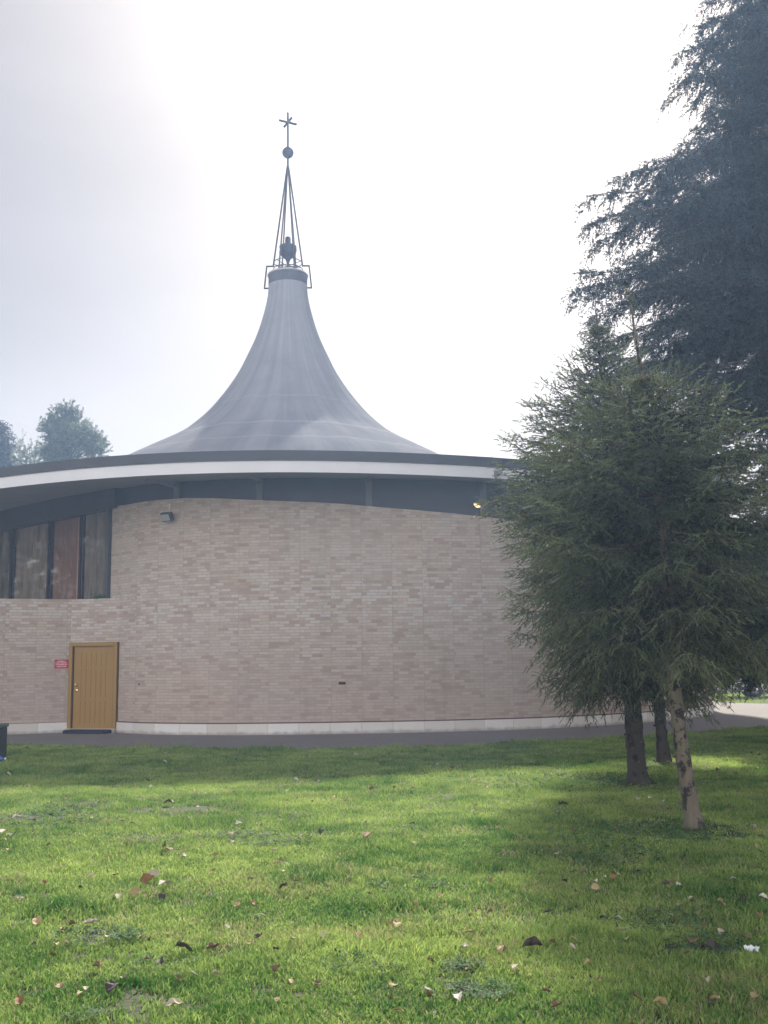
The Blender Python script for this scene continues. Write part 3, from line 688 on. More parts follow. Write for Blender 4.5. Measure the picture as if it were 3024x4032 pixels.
def spruce(loc, height, zc, lean, rmax, seed, label, zfat=.30, trunk_r=.11, bark='bark', step=.058, spikes=70, skirt=0.0, leader=.4, pexp=.6):
    rg = np.random.default_rng(seed)
    root = empty('spruce_tree', loc); tag(root, label, 'tree', 'spruce trees on the lawn')
    lean = np.array(lean, float)
    def axis(z): return np.array([lean[0] * (z / height) + .03 * math.sin(z * 1.4 + seed), lean[1] * z / height + .02 * math.sin(z * 2.1), z])
    b = MB(); zs = np.linspace(-.05, height, 110)
    b.tube([axis(z) for z in zs], [trunk_r * ((1 - .93 * max(0, z) / height)) * (1 + .38 * math.exp(-max(z, 0) * 9)) * rg.uniform(.93, 1.08) for z in zs], 14)
    for k in range(30):
        z = rg.uniform(.08, zc + .35); a = rg.uniform(0, 6.28); p = axis(z); r = trunk_r * (1 - .9 * z / height)
        d = np.array([math.cos(a), math.sin(a), .2]); b.tube([p + d * r * .7, p + d * (r + rg.uniform(.012, .05))], [.024, .012], 6)
    n1 = len(b.f)
    for k in range(38):
        z = rg.uniform(.1, zc + .4); a = rg.uniform(0, 6.28); p = axis(z); r = trunk_r * (1 - .9 * z / height)
        d = np.array([math.cos(a), math.sin(a), 0]); b.tube([p + d * r * .8, p + d * (r + .008)], [rg.uniform(.012, .028), .008], 7)
    tk = b.build('trunk', M[bark], root, smooth=True, autos=R(60)); tk.data.materials.append(M['bark_dark'])
    for pl in tk.data.polygons[n1:]: pl.material_index = 1
    O = []; D = []; L = []; T = []; bb = MB(); full = height; height_c = height - leader
    nl = int((height_c - zc) / .205)
    for i in range(nl):
        f = i / (nl - 1); h = (f ** .95) * .985; z = zc + (height_c - zc) * h
        rr = rmax * (min(1, .70 + h / zfat * .30) if h < zfat else max(.05, ((1 - h) / (1 - zfat)) ** pexp))
        nb = 12 if h < .7 else 9
        for k in range(nb):
            az = k * 2 * math.pi / nb + i * 2.4 + rg.uniform(-.35, .35)
            ln = rr * rg.uniform(.74, 1.07); d = np.array([math.cos(az), math.sin(az), 0])
            p0 = axis(z + rg.uniform(-.05, .05))
            rise = (.62 * h - .10) * ln; droop = (.34 * (1 - h) + skirt) * ln
            ts = np.linspace(0, 1, 9); P = np.array([p0 + d * ln * t + np.array([0, 0, rise * t - droop * math.sin(t * 2.2) * t + .14 * ln * max(0, t - .7) * 2]) for t in ts]); P[1:-1] += rg.normal(0, .022, (7, 3))
            bb.tube(P, [.012 * (1 - .85 * t) + .002 for t in ts], 5, cap=False)
            btone = rg.normal(.0, .15)
            nt_ = max(3, int(ln * .9 / step)); tt = np.clip(np.linspace(.10, .99, nt_) + rg.uniform(-.02, .02, nt_), .05, 1)
            pos, tan = polyline_at(P, tt); perp = norm(np.cross(tan, [0, 0, 1.]))
            for j in range(nt_):
                for sgn in (-1, 1):
                    tl = (.40 * math.sin(min(1, (1.02 - tt[j]) * 1.3 + .25) * 1.5) * min(1, ln) + .05) * rg.uniform(.55, 1.2)
                    td = perp[j] * sgn * rg.uniform(.5, 1.0) + tan[j] * rg.uniform(.45, .9) + np.array([0, 0, rg.uniform(-.7, .0) * (1 - h) + .25 * h])
                    td = td / np.linalg.norm(td)
                    ns = max(2, int(tl / .060)); st = np.linspace(.05, 1, ns)
                    qq = pos[j] + td * (st * tl)[:, None] + np.stack([0 * st, 0 * st, -.25 * tl * st ** 2], 1)
                    p2 = norm(np.cross(td, rg.normal(0, .3, 3) + [0, 0, 1.])); s2 = np.where(np.arange(ns) % 2 == 0, 1, -1)[:, None]
                    hang = np.array([0, 0, -1.05 * (1 - h) + .35 * h * h])
                    dd = td * .75 + p2 * s2 * .65 + rg.normal(0, .16, (ns, 3)) + hang * (.4 + .6 * st)[:, None]; dd[-1] = td + hang * .5
                    O.append(qq); D.append(dd); L.append(rg.uniform(.065, .135, ns) * (.8 + .35 * tt[j]))
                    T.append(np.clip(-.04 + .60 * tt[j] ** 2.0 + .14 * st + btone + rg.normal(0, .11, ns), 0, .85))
            qq, tn_ = polyline_at(P, np.linspace(.3, 1, 6)); O.append(qq); D.append(tn_ + rg.normal(0, .25, (6, 3))); L.append(np.full(6, .14)); T.append(np.full(6, .45))
    # upright young shoots standing off the outline
    for k in range(spikes):
        h = rg.uniform(.30, .98); rr = rmax * (((1 - h) / (1 - zfat)) ** pexp if h > zfat else 1)
        az = rg.uniform(0, 6.28); r_ = rr * rg.uniform(.45, 1.0); up_ = (.62 * h - .2) * r_
        p = axis(zc + (height_c - zc) * h) + np.array([math.cos(az) * r_, math.sin(az) * r_, up_ - .05]); d = np.array([math.cos(az) * .35, math.sin(az) * .35, 1.0])
        nseg = rg.integers(2, 4)
        for s_ in range(nseg): O.append((p + d * s_ * .09)[None]); D.append(d[None] + rg.normal(0, .06, (1, 3))); L.append(np.array([.12])); T.append(np.array([.45]))
    for k in range(int(leader / .10)):      # sparse young whorls on the bare leader
        z = height_c + (k + .5) * .10
        for m_ in range(3):
            az = rg.uniform(0, 6.28); O.append(axis(z)[None]); D.append(np.array([[math.cos(az), math.sin(az), .9]])); L.append(np.array([.10 + .12 * (1 - k * .1 / leader)])); T.append(np.array([.4]))
    qq = np.stack([axis(height - .55 + .055 * j) for j in range(11)]); O.append(qq); D.append(np.tile([[0.0, 0, 1]], (11, 1)) + rg.normal(0, .2, (11, 3))); L.append(np.full(11, .09)); T.append(np.full(11, .5))
    O = np.concatenate(O); D = np.concatenate(D); L = np.concatenate(L); T = np.concatenate(T)
    bb.build('limbs', M['bark_dark'], root)
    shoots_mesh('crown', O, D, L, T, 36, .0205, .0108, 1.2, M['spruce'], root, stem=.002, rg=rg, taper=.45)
    return root

def gpt(u, v): q = ground_at(u, v); return (q[0], q[1], 0)
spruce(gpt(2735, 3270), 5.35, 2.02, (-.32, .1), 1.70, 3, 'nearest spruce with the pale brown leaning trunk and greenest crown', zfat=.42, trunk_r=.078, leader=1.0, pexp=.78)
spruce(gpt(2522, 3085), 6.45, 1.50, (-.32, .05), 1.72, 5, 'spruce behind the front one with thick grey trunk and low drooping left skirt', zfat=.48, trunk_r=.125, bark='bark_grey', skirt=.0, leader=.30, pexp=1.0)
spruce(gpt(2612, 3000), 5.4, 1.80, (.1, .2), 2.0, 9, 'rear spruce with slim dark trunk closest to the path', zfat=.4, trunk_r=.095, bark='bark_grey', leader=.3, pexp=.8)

# ------------------------------------------------------------------ cedars
def cedar(name, loc, height, label, tips, trunk_r, seed, sub=1.35, n_needle=12, group=None, nl=.060, nw=.020, shoot=.19, step=.13):
    rg = np.random.default_rng(seed); loc = np.array(loc, float)
    root = empty(name, tuple(loc)); tag(root, label, 'tree', group)
    b = MB(); zs = np.linspace(0, height, 24); b.tube([(.06 * math.sin(z * .7), .05 * math.cos(z), z) for z in zs], [trunk_r * (1 - .93 * z / height) for z in zs], 14)
    b.build('trunk', M['bark_dark'], root, smooth=True)
    O = []; D = []; L = []; T = []; bb = MB()
    for (tip, lift) in tips:
        tip = np.array(tip, float) - loc; r = math.hypot(tip[0], tip[1]); z0 = max(.8, min(height * .97, tip[2] + lift * r))
        p0 = np.array([0, 0, z0]); ts = np.linspace(0, 1, 12)
        P = np.array([p0 * (1 - t) + tip * t + np.array([0, 0, .16 * r * math.sin(math.pi * t) * .45]) for t in ts]); P[1:-1] += rg.normal(0, .03, (10, 3))
        bb.tube(P, [.010 * r * (1 - .95 * t) + .003 for t in ts], 6, cap=False)
        nt_ = max(5, int(r * .85 / step)); tt = np.linspace(.14, 1.0, nt_)
        pos, tan = polyline_at(P, tt); perp = norm(np.cross(tan, [0, 0, 1.]))
        dens = np.clip(np.sin(tt * 9 + rg.uniform(0, 6)) * .5 + .85, .35, 1.2)
        for j in range(nt_):
            for sgn in (-1, 1):
                if rg.random() > dens[j]: continue
                tl = sub * (1.15 * (1 - tt[j]) ** .6 + .16) * rg.uniform(.45, 1.1)
                td = perp[j] * sgn * rg.uniform(.45, 1) + tan[j] * rg.uniform(.5, 1) + np.array([0, 0, rg.uniform(-.35, .05)]); td /= np.linalg.norm(td)
                ns = max(2, int(tl / .10)); st = np.linspace(.10, 1, ns)
                q = pos[j] + td * (st * tl)[:, None] + np.stack([0 * st, 0 * st, -.32 * tl * st ** 2], 1)
                for rep in range(4):
                    p2 = norm(np.cross(td, [0, 0, 1.])); s2 = rg.choice([-1, 1], ns)[:, None]
                    dd = td * .7 + p2 * s2 * rg.uniform(.2, .8) + np.array([0, 0, -.40 if rep < 2 else .05]) + rg.normal(0, .22, (ns, 3))
                    o2 = q + rg.normal(0, .02, (ns, 3))
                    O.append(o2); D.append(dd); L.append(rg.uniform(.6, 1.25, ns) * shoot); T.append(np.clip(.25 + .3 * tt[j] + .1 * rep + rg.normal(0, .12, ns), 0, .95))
                    if rep == 0:    # hanging ends
                        O.append(o2 + norm(dd) * L[-1][:, None]); D.append(dd + [[0, 0, -.5]]); L.append(L[-1] * .8); T.append(T[-1])
    bb.build('limbs', M['bark_dark'], root)
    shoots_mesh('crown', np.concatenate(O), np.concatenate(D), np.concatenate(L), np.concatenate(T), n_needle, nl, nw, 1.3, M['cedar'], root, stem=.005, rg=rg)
    return root

CP = np.array([9.3, 20.0, 0.0])
dsp = 3024 / 1659
tips = []
rg = np.random.default_rng(21)
sil = [(1530, 5, .05), (1495, 60, .1), (1480, 110, .12), (1473, 172, .22), (1500, 140, .1), (1515, 205, .25), (1528, 250, .05), (1560, 230, .1), (1482, 308, -.05), (1440, 340, 0), (1402, 352, 0), (1340, 382, .02), (1375, 400, .02), (1268, 425, -.02), (1272, 487, .08), (1300, 520, .2), (1340, 470, .05), (1355, 560, .35), (1400, 575, .35), (1266, 588, -.12), (1250, 624, .0), (1285, 682, .25), (1330, 640, .05), (1380, 620, .05), (1300, 745, .2), (1250, 835, .1), (1275, 800, .1), (1330, 730, .1), (1290, 875, .1), (1300, 950, .1), (1420, 450, .1), (1450, 520, .1), (1480, 600, .1), (1440, 680, .1), (1470, 760, .1), (1400, 720, .1), (1500, 850, .1), (1380, 830, .1), (1550, 330, .1), (1600, 300, .1), (1560, 420, .1), (1600, 150, .1), (1580, 60, .1), (1620, 20, .1), (1640, 230, .1), (1520, 500, .1)]
for (u, v, lift) in sil:
    y = CP[1] + rg.uniform(-1.6, 1.2); tips.append((tuple(depth_at(u * dsp, v * dsp, y)), lift))
TIERS = [17.2, 16.0, 14.9, 13.9, 11.9, 11.0, 10.2, 8.5, 7.5, 6.4, 5.3, 4.1, 3.0]
for k in range(125):      # the rest of the crown all round the trunk
    z = TIERS[k % 13] + rg.uniform(-.16, .16); az = rg.uniform(0, 6.28); rmx = np.interp(z, [1.5, 4, 9, 12, 15, 18], [4.2, 5.0, 5.2, 3.6, 3.0, 1.2])
    r = rmx * rg.uniform(.5, .88)
    tips.append(((CP[0] + r * math.cos(az), CP[1] + r * math.sin(az), z - .2), rg.uniform(0, .2)))
for k in range(46):
    az = rg.uniform(1.6, 5.6); r = rg.uniform(2.6, 4.6); tips.append(((CP[0] + r * math.cos(az), CP[1] + r * math.sin(az), rg.uniform(1.2, 2.6)), rg.uniform(.1, .35)))
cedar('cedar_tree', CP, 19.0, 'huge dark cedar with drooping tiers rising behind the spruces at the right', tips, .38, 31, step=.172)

# left background: one cedar and one rounded pine beyond the church, plus low trees
def far_cedar(loc, h, label, seed, rad):
    rg = np.random.default_rng(seed); t = []
    for i, z in enumerate(np.linspace(h * .25, h * .97, 26)):
        for k in range(6):
            az = k * 1.05 + i * .7 + rg.uniform(-.3, .3); r = rad * (1 - (z / h) ** 2 * .8) * rg.uniform(.7, 1.1)
            t.append(((loc[0] + r * math.cos(az), loc[1] + r * math.sin(az), z - .3), .1))
    return cedar('cedar_tree', loc, h, label, t, .3, seed, sub=1.4, n_needle=5, nl=.20, nw=.07, shoot=.5, step=.55)
def broad(name, loc, blobs, label, seed, nsh, trunk_h, cat='tree', group=None, size=.45, mat=None, tone0=.3, n=9, tr=.2, bark='bark'):
    rg = np.random.default_rng(seed); root = empty(name, loc); tag(root, label, cat, group)
    b = MB(); b.tube([(0, 0, 0), (.1, 0, trunk_h * .5), (0, .1, trunk_h)], [tr, tr * .8, tr * .35], 10)
    for (x, y, z, r) in blobs: b.tube([(0, 0, trunk_h * .45), (x * .5, y * .5, (trunk_h * .45 + z) / 2), (x, y, z)], [tr * .4, tr * .22, .02], 6)
    b.build('trunk', M[bark], root, smooth=True)
    bl = np.array(blobs); wts = bl[:, 3] ** 2; wts = wts / wts.sum(); idx = rg.choice(len(bl), nsh, p=wts)
    d = norm(rg.normal(size=(nsh, 3))); rr = rg.random(nsh) ** .45
    lump = 1 + .22 * np.sin(d[:, 0] * 7 + idx) * np.cos(d[:, 1] * 6 + d[:, 2] * 5 + idx * 2)
    O = bl[idx, :3] + d * (bl[idx, 3] * rr * lump)[:, None] * [1, 1, .85]
    keep = (np.sin(O[:, 0] * 2.3 / size * .4 + seed) + np.sin(O[:, 1] * 2.1 / size * .4) + np.sin(O[:, 2] * 2.7 / size * .4) > -1.4); O = O[keep]; d = d[keep]; rr = rr[keep]
    D = d + np.array([0, 0, .5]) + rg.normal(0, .3, O.shape)
    shoots_mesh('crown', O, D, np.full(len(O), size), np.clip(tone0 + .4 * rr + rg.normal(0, .1, len(O)), 0, 1), n, size * .55, size * .17, 1.3, mat or M['far_tree'], root, stem=.01, rg=rg)
    return root
pc = depth_at(150 * dsp, 990 * dsp, 62.0)
def bl(u, v, r_px, dy=0): q = depth_at(u * dsp, v * dsp, 62.0 + dy); return (q.x - pc.x, dy, q.z, r_px * dsp / FPX * 62)
broad('pine_tree', (pc.x, 62.0, 0), [bl(148, 885, 17), bl(135, 905, 26), bl(158, 915, 28, 1), bl(120, 935, 28), bl(165, 945, 38, -1), bl(125, 965, 32, 1), bl(195, 955, 24), bl(150, 980, 50), bl(205, 978, 22, -1), bl(212, 962, 14), bl(105, 985, 16), bl(110, 915, 14), bl(150, 1030, 55), bl(190, 1025, 45)],
      'rounded grey green pine rising alone above the left end of the roof', 41, 3000, 16.0, size=.42, tone0=.15, n=10)
lc = depth_at(-40 * dsp, 940 * dsp, 66)
far_cedar((lc.x, 66, 0), lc.z + 1.5, 'flat tiered cedar cut by the left edge beyond the roof', 47, 4.2)
for (u, v, Y, r, lb) in ((62, 1003, 70, 1.6, 'low bright tree just above the roof between the cedar and the pine'), (15, 1000, 74, 2.6, 'low rounded tree at the foot of the far left cedar')):
    q = depth_at(u * dsp, v * dsp, Y)
    broad('broadleaf_tree', (q.x, Y, 0), [(0, 0, q.z, r), (-r, .3, q.z - r * .7, r * 1.1), (r, -.2, q.z - r * .6, r), (0, 0, q.z - 2 * r, r * 1.4)], lb, int(u) + 3, 1500, q.z - r, size=.40, tone0=.35, n=9)
for k, (x, y, h, r, lb) in enumerate(((-30, 31, 13, 4.6, 'broad tree out to the left of the church, nearer one'), (-34, 40, 14, 5.2, 'broad tree out to the left of the church, farther one'))):
    broad('broadleaf_tree', (x, y, 0), [(0, 0, h * .72, r), (-r * .5, r * .6, h * .48, r), (r * .5, -r * .7, h * .46, r), (0, 0, h * .26, r * 1.05)], lb, 80 + k, 4200, h * .6, size=.6, tone0=.05, n=8)
# trees and hedge across the far road at the right
for k, (x, y, h, r, lb) in enumerate(((19, 66, 9, 3.2, 'bushy green tree across the far road, left of its row'), (27, 64, 11, 3.8, 'bushy green tree across the far road, right of its row'), (12, 72, 10, 3.6, 'tall green tree across the far road behind the church end'), (40, 70, 12, 4.5, 'broad tree far right across the road'))):
    broad('broadleaf_tree', (x, y, 0), [(0, 0, h * .7, r), (-r * .6, .3, h * .5, r * .9), (r * .6, -.4, h * .52, r * .9), (0, 0, h * .35, r)], lb, 60 + k, 2200, h * .6, size=.5, tone0=.3, n=8, group='trees across the far road')
rgh = np.random.default_rng(5); nH = 5000
O = np.stack([rgh.uniform(6, 60, nH), rgh.uniform(0, 1.6, nH), rgh.uniform(0, 1.5, nH)], 1); O[:, 1] += 64 - (O[:, 0] - 6) * .12
D = rgh.normal(size=(nH, 3)) + [0, 0, .6]
hd = shoots_mesh('hedge', O, D, np.full(nH, .35), rgh.uniform(.2, .9, nH), 8, .22, .09, 1.3, M['far_tree'], None, rg=rgh); tag(hd, 'long clipped hedge along the far side of the road', 'hedge')

# ------------------------------------------------------------------ parked car, far right
q = ground_at(2850, 2752); cx, cy = q[0] + .2, q[1] + 1.2
car = thing('parked_car', (cx, cy, 0), 'white parked hatchback seen through the hanging branches beside the far road', 'car'); car.rotation_euler = (0, 0, R(-12)); car['group'] = 'vehicles'
del car['group']
def carpart(name, sect, mat, ys, parent=None, **k):
    b = MB(); n = len(sect); vs = []; 
    for (y, ins) in ys:
        for (x, z) in sect: vs.append((x * (1 - ins * .04), y, z if z < .5 else z - ins * .03))
    fs = [(i * n + k2, i * n + (k2 + 1) % n, (i + 1) * n + (k2 + 1) % n, (i + 1) * n + k2) for i in range(len(ys) - 1) for k2 in range(n)]
    fs += [tuple(range(n - 1, -1, -1)), tuple((len(ys) - 1) * n + k2 for k2 in range(n))]
    b.add(vs, fs); return b.build(name, mat, parent or car, **k)
paint = simple('white_car_paint', (.72, .74, .78), .25, var=.03)
body = carpart('body', [(-2.0, .28), (-2.02, .62), (-1.9, .84), (-1.1, .93), (1.3, .97), (1.95, .88), (2.0, .5), (1.95, .28)], paint, [(-.84, 1), (-.80, 0), (.80, 0), (.84, 1)])
carpart('cabin', [(-1.15, .925), (-.45, 1.42), (.9, 1.46), (1.65, .955)], simple('car_glass', (.02, .025, .03), .05), [(-.72, 2), (-.66, 0), (.66, 0), (.72, 2)])
carpart('roof', [(-.50, 1.405), (-.38, 1.462), (.9, 1.50), (1.02, 1.44)], paint, [(-.66, 1), (-.6, 0), (.6, 0), (.66, 1)])
for (x, y) in ((-1.28, -.80), (1.28, -.80), (-1.28, .80), (1.28, .80)):
    b = MB(); b.lathe((0, 0, 0), [(.18, -.10), (.29, -.10), (.32, -.07), (.32, .07), (.29, .10), (.18, .10)], 24); b.v = [(x + v[0], y + v[2], .32 + v[1]) for v in b.v]; wh = b.build('wheel', M['black'], car, smooth=True, autos=R(30))
    b = MB(); b.lathe((0, 0, 0), [(0, -.09), (.10, -.095), (.185, -.08), (.19, .08), (.10, .095), (0, .09)], 10); b.v = [(x + v[0], y + v[2], .32 + v[1]) for v in b.v]; b.build('rim', simple('rim_alloy', (.4, .4, .42), .3, .8), wh)
for y in (-.6, .6):
    b = MB(); b.box((-1.97, y, .70), (.12, .30, .13), 0, bev=.02); b.build('headlight', simple('lamp_glass', (.6, .63, .66), .1), car)
for s in (-1, 1):
    for x0 in (-.15, .75):
        b = MB(); b.box((x0, s * .845, .83), (.16, .02, .025)); b.build('door_handle', M['black'], car)

# ------------------------------------------------------------------ grass
def vnoise(x, y, f, seed):
    r_ = np.random.default_rng(seed); T = r_.random((128, 128)); X = x * f + 500; Y = y * f + 500
    xi = np.floor(X).astype(int); yi = np.floor(Y).astype(int); fx = X - xi; fy = Y - yi; fx = fx * fx * (3 - 2 * fx); fy = fy * fy * (3 - 2 * fy)
    g = lambda a, c: T[a % 128, c % 128]
    return (g(xi, yi) * (1 - fx) + g(xi + 1, yi) * fx) * (1 - fy) + (g(xi, yi + 1) * (1 - fx) + g(xi + 1, yi + 1) * fx) * fy
A_ = lambda x, y: ground_at(x * .9042, 2850 + y * .9042)[:2]
B_ = lambda x, y: ground_at(1500 + x * .9186, 2850 + y * .9186)[:2]
tufts = [(*A_(290, 800), .45, 1.8), (*A_(20, 940), .35, 1.7), (*A_(860, 430), .5, 1.5), (*A_(1010, 360), .5, 1.5), (*A_(1400, 690), .35, 1.6), (*A_(1370, 460), .4, 1.6), (*A_(280, 320), .5, 1.4), (*B_(560, 490), .45, 1.6), (*B_(420, 430), .4, 1.5), (*B_(930, 440), .6, 1.5), (*B_(300, 870), .3, 1.6), (*B_(60, 790), .3, 1.5), (*A_(900, 1260), .2, 1.5), (*A_(120, 1010), .4, 1.5), (*A_(1500, 850), .5, 1.4), (*B_(830, 900), .3, 1.5), (*A_(590, 1150), .25, 1.4)]
bare = [(*A_(740, 370), .40), (*A_(900, 375), .35), (*A_(300, 350), .3), (*A_(200, 400), .6), (*A_(930, 1010), .14), (*A_(720, 1060), .12), (*A_(1600, 1060), .16), (*A_(1200, 515), .35), (*B_(350, 1060), .12), (*B_(430, 1160), .13), (*B_(1380, 960), .2), (*A_(410, 940), .2), (*A_(1340, 1180), .1), (*A_(860, 1240), .08), (*B_(20, 1000), .15), (*A_(1300, 265), .35)]
trunks = [(gpt(2735, 3270), .13), (gpt(2522, 3085), .2), (gpt(2612, 3000), .16)]
VV = []; FF = []; CC = []; off = 0
def band(y0, y1, dens, wmul, hmul, seed, segs=2, xl=None):
    global off
    r_ = np.random.default_rng(seed)
    X1 = .42 * y1 + 1.6; n = int(2 * X1 * (y1 - y0) * dens); x = r_.uniform(-X1, X1, n); y = r_.uniform(y0, y1, n)
    k = (np.abs(x) < .42 * y + 1.5) & (y < edge_y(x) + .06 * np.sin(x * 9) + r_.normal(0, .05, n)); x = x[k]; y = y[k]
    bn_ = vnoise(x, y, 3.3, 1) * .55 + vnoise(x, y, 11, 2) * .45; th = np.full(len(x), .25)
    hm = .58 + .85 * vnoise(x, y, 1.3, 3) * vnoise(x, y, 4.3, 4) * 1.9; ton = vnoise(x, y, .8, 5) * .45 + vnoise(x, y, 3.1, 6) * .45 + vnoise(x, y, 14, 12) * .35 - .10
    ex = np.zeros(len(x))
    for (tx, ty, tr_, m_) in tufts:
        w_ = np.exp(-(((x - tx) ** 2 + (y - ty) ** 2) / (tr_ * .6) ** 2)); hm *= 1 + (m_ - 1) * w_; ton -= .28 * w_; 
    for (tx, ty, tr_) in bare:
        w_ = np.exp(-(((x - tx) ** 2 + ((y - ty)) ** 2) / (tr_ * .8) ** 2)); th += .27 * w_; hm *= 1 - .35 * w_; ton += .12 * w_
    eg = np.exp(-((edge_y(x) - y) / .25) ** 2); hm *= 1 + .9 * eg; ton -= .12 * eg; th -= .15 * eg
    for (p_, tr_) in trunks: dd_ = np.hypot(x - p_[0], y - p_[1]); hm *= 1 - .35 * np.exp(-(dd_ / .8) ** 2); th += .16 * np.exp(-(dd_ / .55) ** 2)
    for (p_, tr_) in trunks: th[(x - p_[0]) ** 2 + (y - p_[1]) ** 2 < tr_ ** 2] = 9
    k = bn_ + r_.normal(0, .10, len(x)) > th; x, y, hm, ton = x[k], y[k], hm[k], ton[k]; n = len(x)
    h = r_.uniform(.020, .056, n) * hm * hmul; wd = r_.uniform(.0018, .0040, n) * wmul * np.where(r_.random(n) < .06, 1.9, 1)
    az = r_.uniform(0, 2 * np.pi, n); ln = r_.uniform(.15, 1.0, n) * h; fa = r_.uniform(0, 2 * np.pi, n)
    P0 = np.stack([x, y, np.zeros(n)], 1); ld_ = np.stack([np.cos(az), np.sin(az), 0 * az], 1); sd = np.stack([np.cos(fa), np.sin(fa), 0 * fa], 1) * wd[:, None]
    up = np.array([0, 0, 1.])
    Pm = P0 + up * (h * .6)[:, None] + ld_ * (ln * .35)[:, None]; Pt = P0 + up * h[:, None] + ld_ * ln[:, None]
    Pt[:, 2] *= r_.uniform(.65, 1.0, n)
    tn = np.clip(ton + r_.normal(0, .17, n), 0, 1); dp_ = np.clip((vnoise(x, y, 1.7, 21) * .6 + vnoise(x, y, 6.0, 22) * .4 - .56) * 1.5, 0, .35) + .03; dry = (r_.random(n) < dp_) * r_.uniform(.45, 1, n)
    if segs == 2:
        V = np.stack([P0 - sd, P0 + sd, Pm + sd * .8, Pm - sd * .8, Pt], 1).reshape(-1, 3); i = np.arange(n)[:, None] * 5
        F = np.concatenate([i + [[0, 1, 2]], i + [[0, 2, 3]], i + [[3, 2, 4]]]); kk = 5
    else:
        V = np.stack([P0 - sd, P0 + sd, Pt], 1).reshape(-1, 3); F = np.arange(n)[:, None] * 3 + [[0, 1, 2]]; kk = 3
    C = np.repeat(np.stack([tn, dry, tn], 1), kk, axis=0)
    VV.append(V); FF.append(F + off); CC.append(C); off += len(V)
band(3.2, 6.5, 11000, 1.0, 1.0, 101); band(6.5, 10, 7000, 1.25, 1.0, 102); band(10, 15, 4200, 1.7, 1.0, 103, 1); band(15, 25.5, 2200, 2.6, 1.1, 104, 1)
gr = mesh_np('grass', np.concatenate(VV), np.concatenate(FF), M['grass'], colr=np.concatenate(CC)); tag(gr, 'mown green grass of the lawn thinning to bare patches', 'grass', kind='stuff')
# far lawn: coarser blades
VV, FF, CC, off = [], [], [], 0
r_ = np.random.default_rng(9); n = 90000
x = r_.uniform(2, 60, n); y = r_.uniform(35, 64, n)
FE = np.array(far_edge); fe = np.interp(x, FE[24:, 0], FE[24:, 1]); rd0 = np.interp(x, [2, 40, 90], [51.7, 41.2, 27.7]); k = ((y > fe + .2) & (y < rd0)) | (y > rd0 + 6.2); x, y = x[k], y[k]; n = len(x)
P0 = np.stack([x, y, 0 * x], 1); fa = r_.uniform(0, 6.28, n); sd = np.stack([np.cos(fa), np.sin(fa), 0 * fa], 1) * .02; Pt = P0 + np.stack([r_.normal(0, .04, n), r_.normal(0, .04, n), r_.uniform(.05, .11, n)], 1)
V = np.stack([P0 - sd, P0 + sd, Pt], 1).reshape(-1, 3); tn = np.repeat(r_.uniform(.5, 1, n), 3)
fg = mesh_np('grass', V, np.arange(len(V)).reshape(-1, 3), M['grass'], colr=np.stack([tn, 0 * tn, tn], 1)); tag(fg, 'sunlit far lawn beyond the paving at the right', 'grass', kind='stuff')

# clover and low weeds
cl_ = [(*A_(410, 940), .26, 170), (*A_(700, 1060), .2, 80), (*A_(1600, 1060), .25, 100), (*A_(1180, 515), .4, 260), (*A_(150, 430), .7, 420), (*A_(300, 375), .5, 260), (*B_(430, 1160), .16, 170), (*B_(350, 1060), .12, 110), (*B_(1060, 480), .75, 800), (*B_(1300, 470), .6, 500), (*B_(700, 250), 1.1, 700), (*B_(980, 240), .8, 500), (*B_(1400, 960), .22, 160), (*B_(960, 570), .5, 300), (*B_(120, 700), .3, 180), (*A_(560, 945), .12, 70), (*A_(350, 1290), .1, 60), (*B_(1200, 860), .3, 180), (*A_(1000, 490), .25, 120)]
V = []; C = []; r_ = np.random.default_rng(8)
for (tx, ty, tr_, n) in cl_:
    a = r_.uniform(0, 6.28, n); q = np.sqrt(r_.random(n)) * tr_; px, py = tx + q * np.cos(a), ty + q * np.sin(a)
    for i in range(n):
        s = r_.uniform(.008, .015) * (1 + ty / 25); z = r_.uniform(.015, .05); tn = r_.uniform(.1, 1); nx, ny = r_.normal(0, .35, 2)
        for l in range(3):
            a0 = l * 2.094 + a[i]; ring_ = [(0, 0), (math.cos(a0 - .45) * s, math.sin(a0 - .45) * s), (math.cos(a0) * s * 1.35, math.sin(a0) * s * 1.35), (math.cos(a0 + .45) * s, math.sin(a0 + .45) * s)]
            for u_, v_ in ring_: V.append((px[i] + u_, py[i] + v_, z + u_ * nx + v_ * ny)); C.append((tn, 0, tn))
cv = mesh_np('clover', V, np.arange(len(V)).reshape(-1, 4), M['clover'], colr=C); tag(cv, 'dark clover and broadleaf weeds in patches of the lawn', 'clover', kind='stuff')

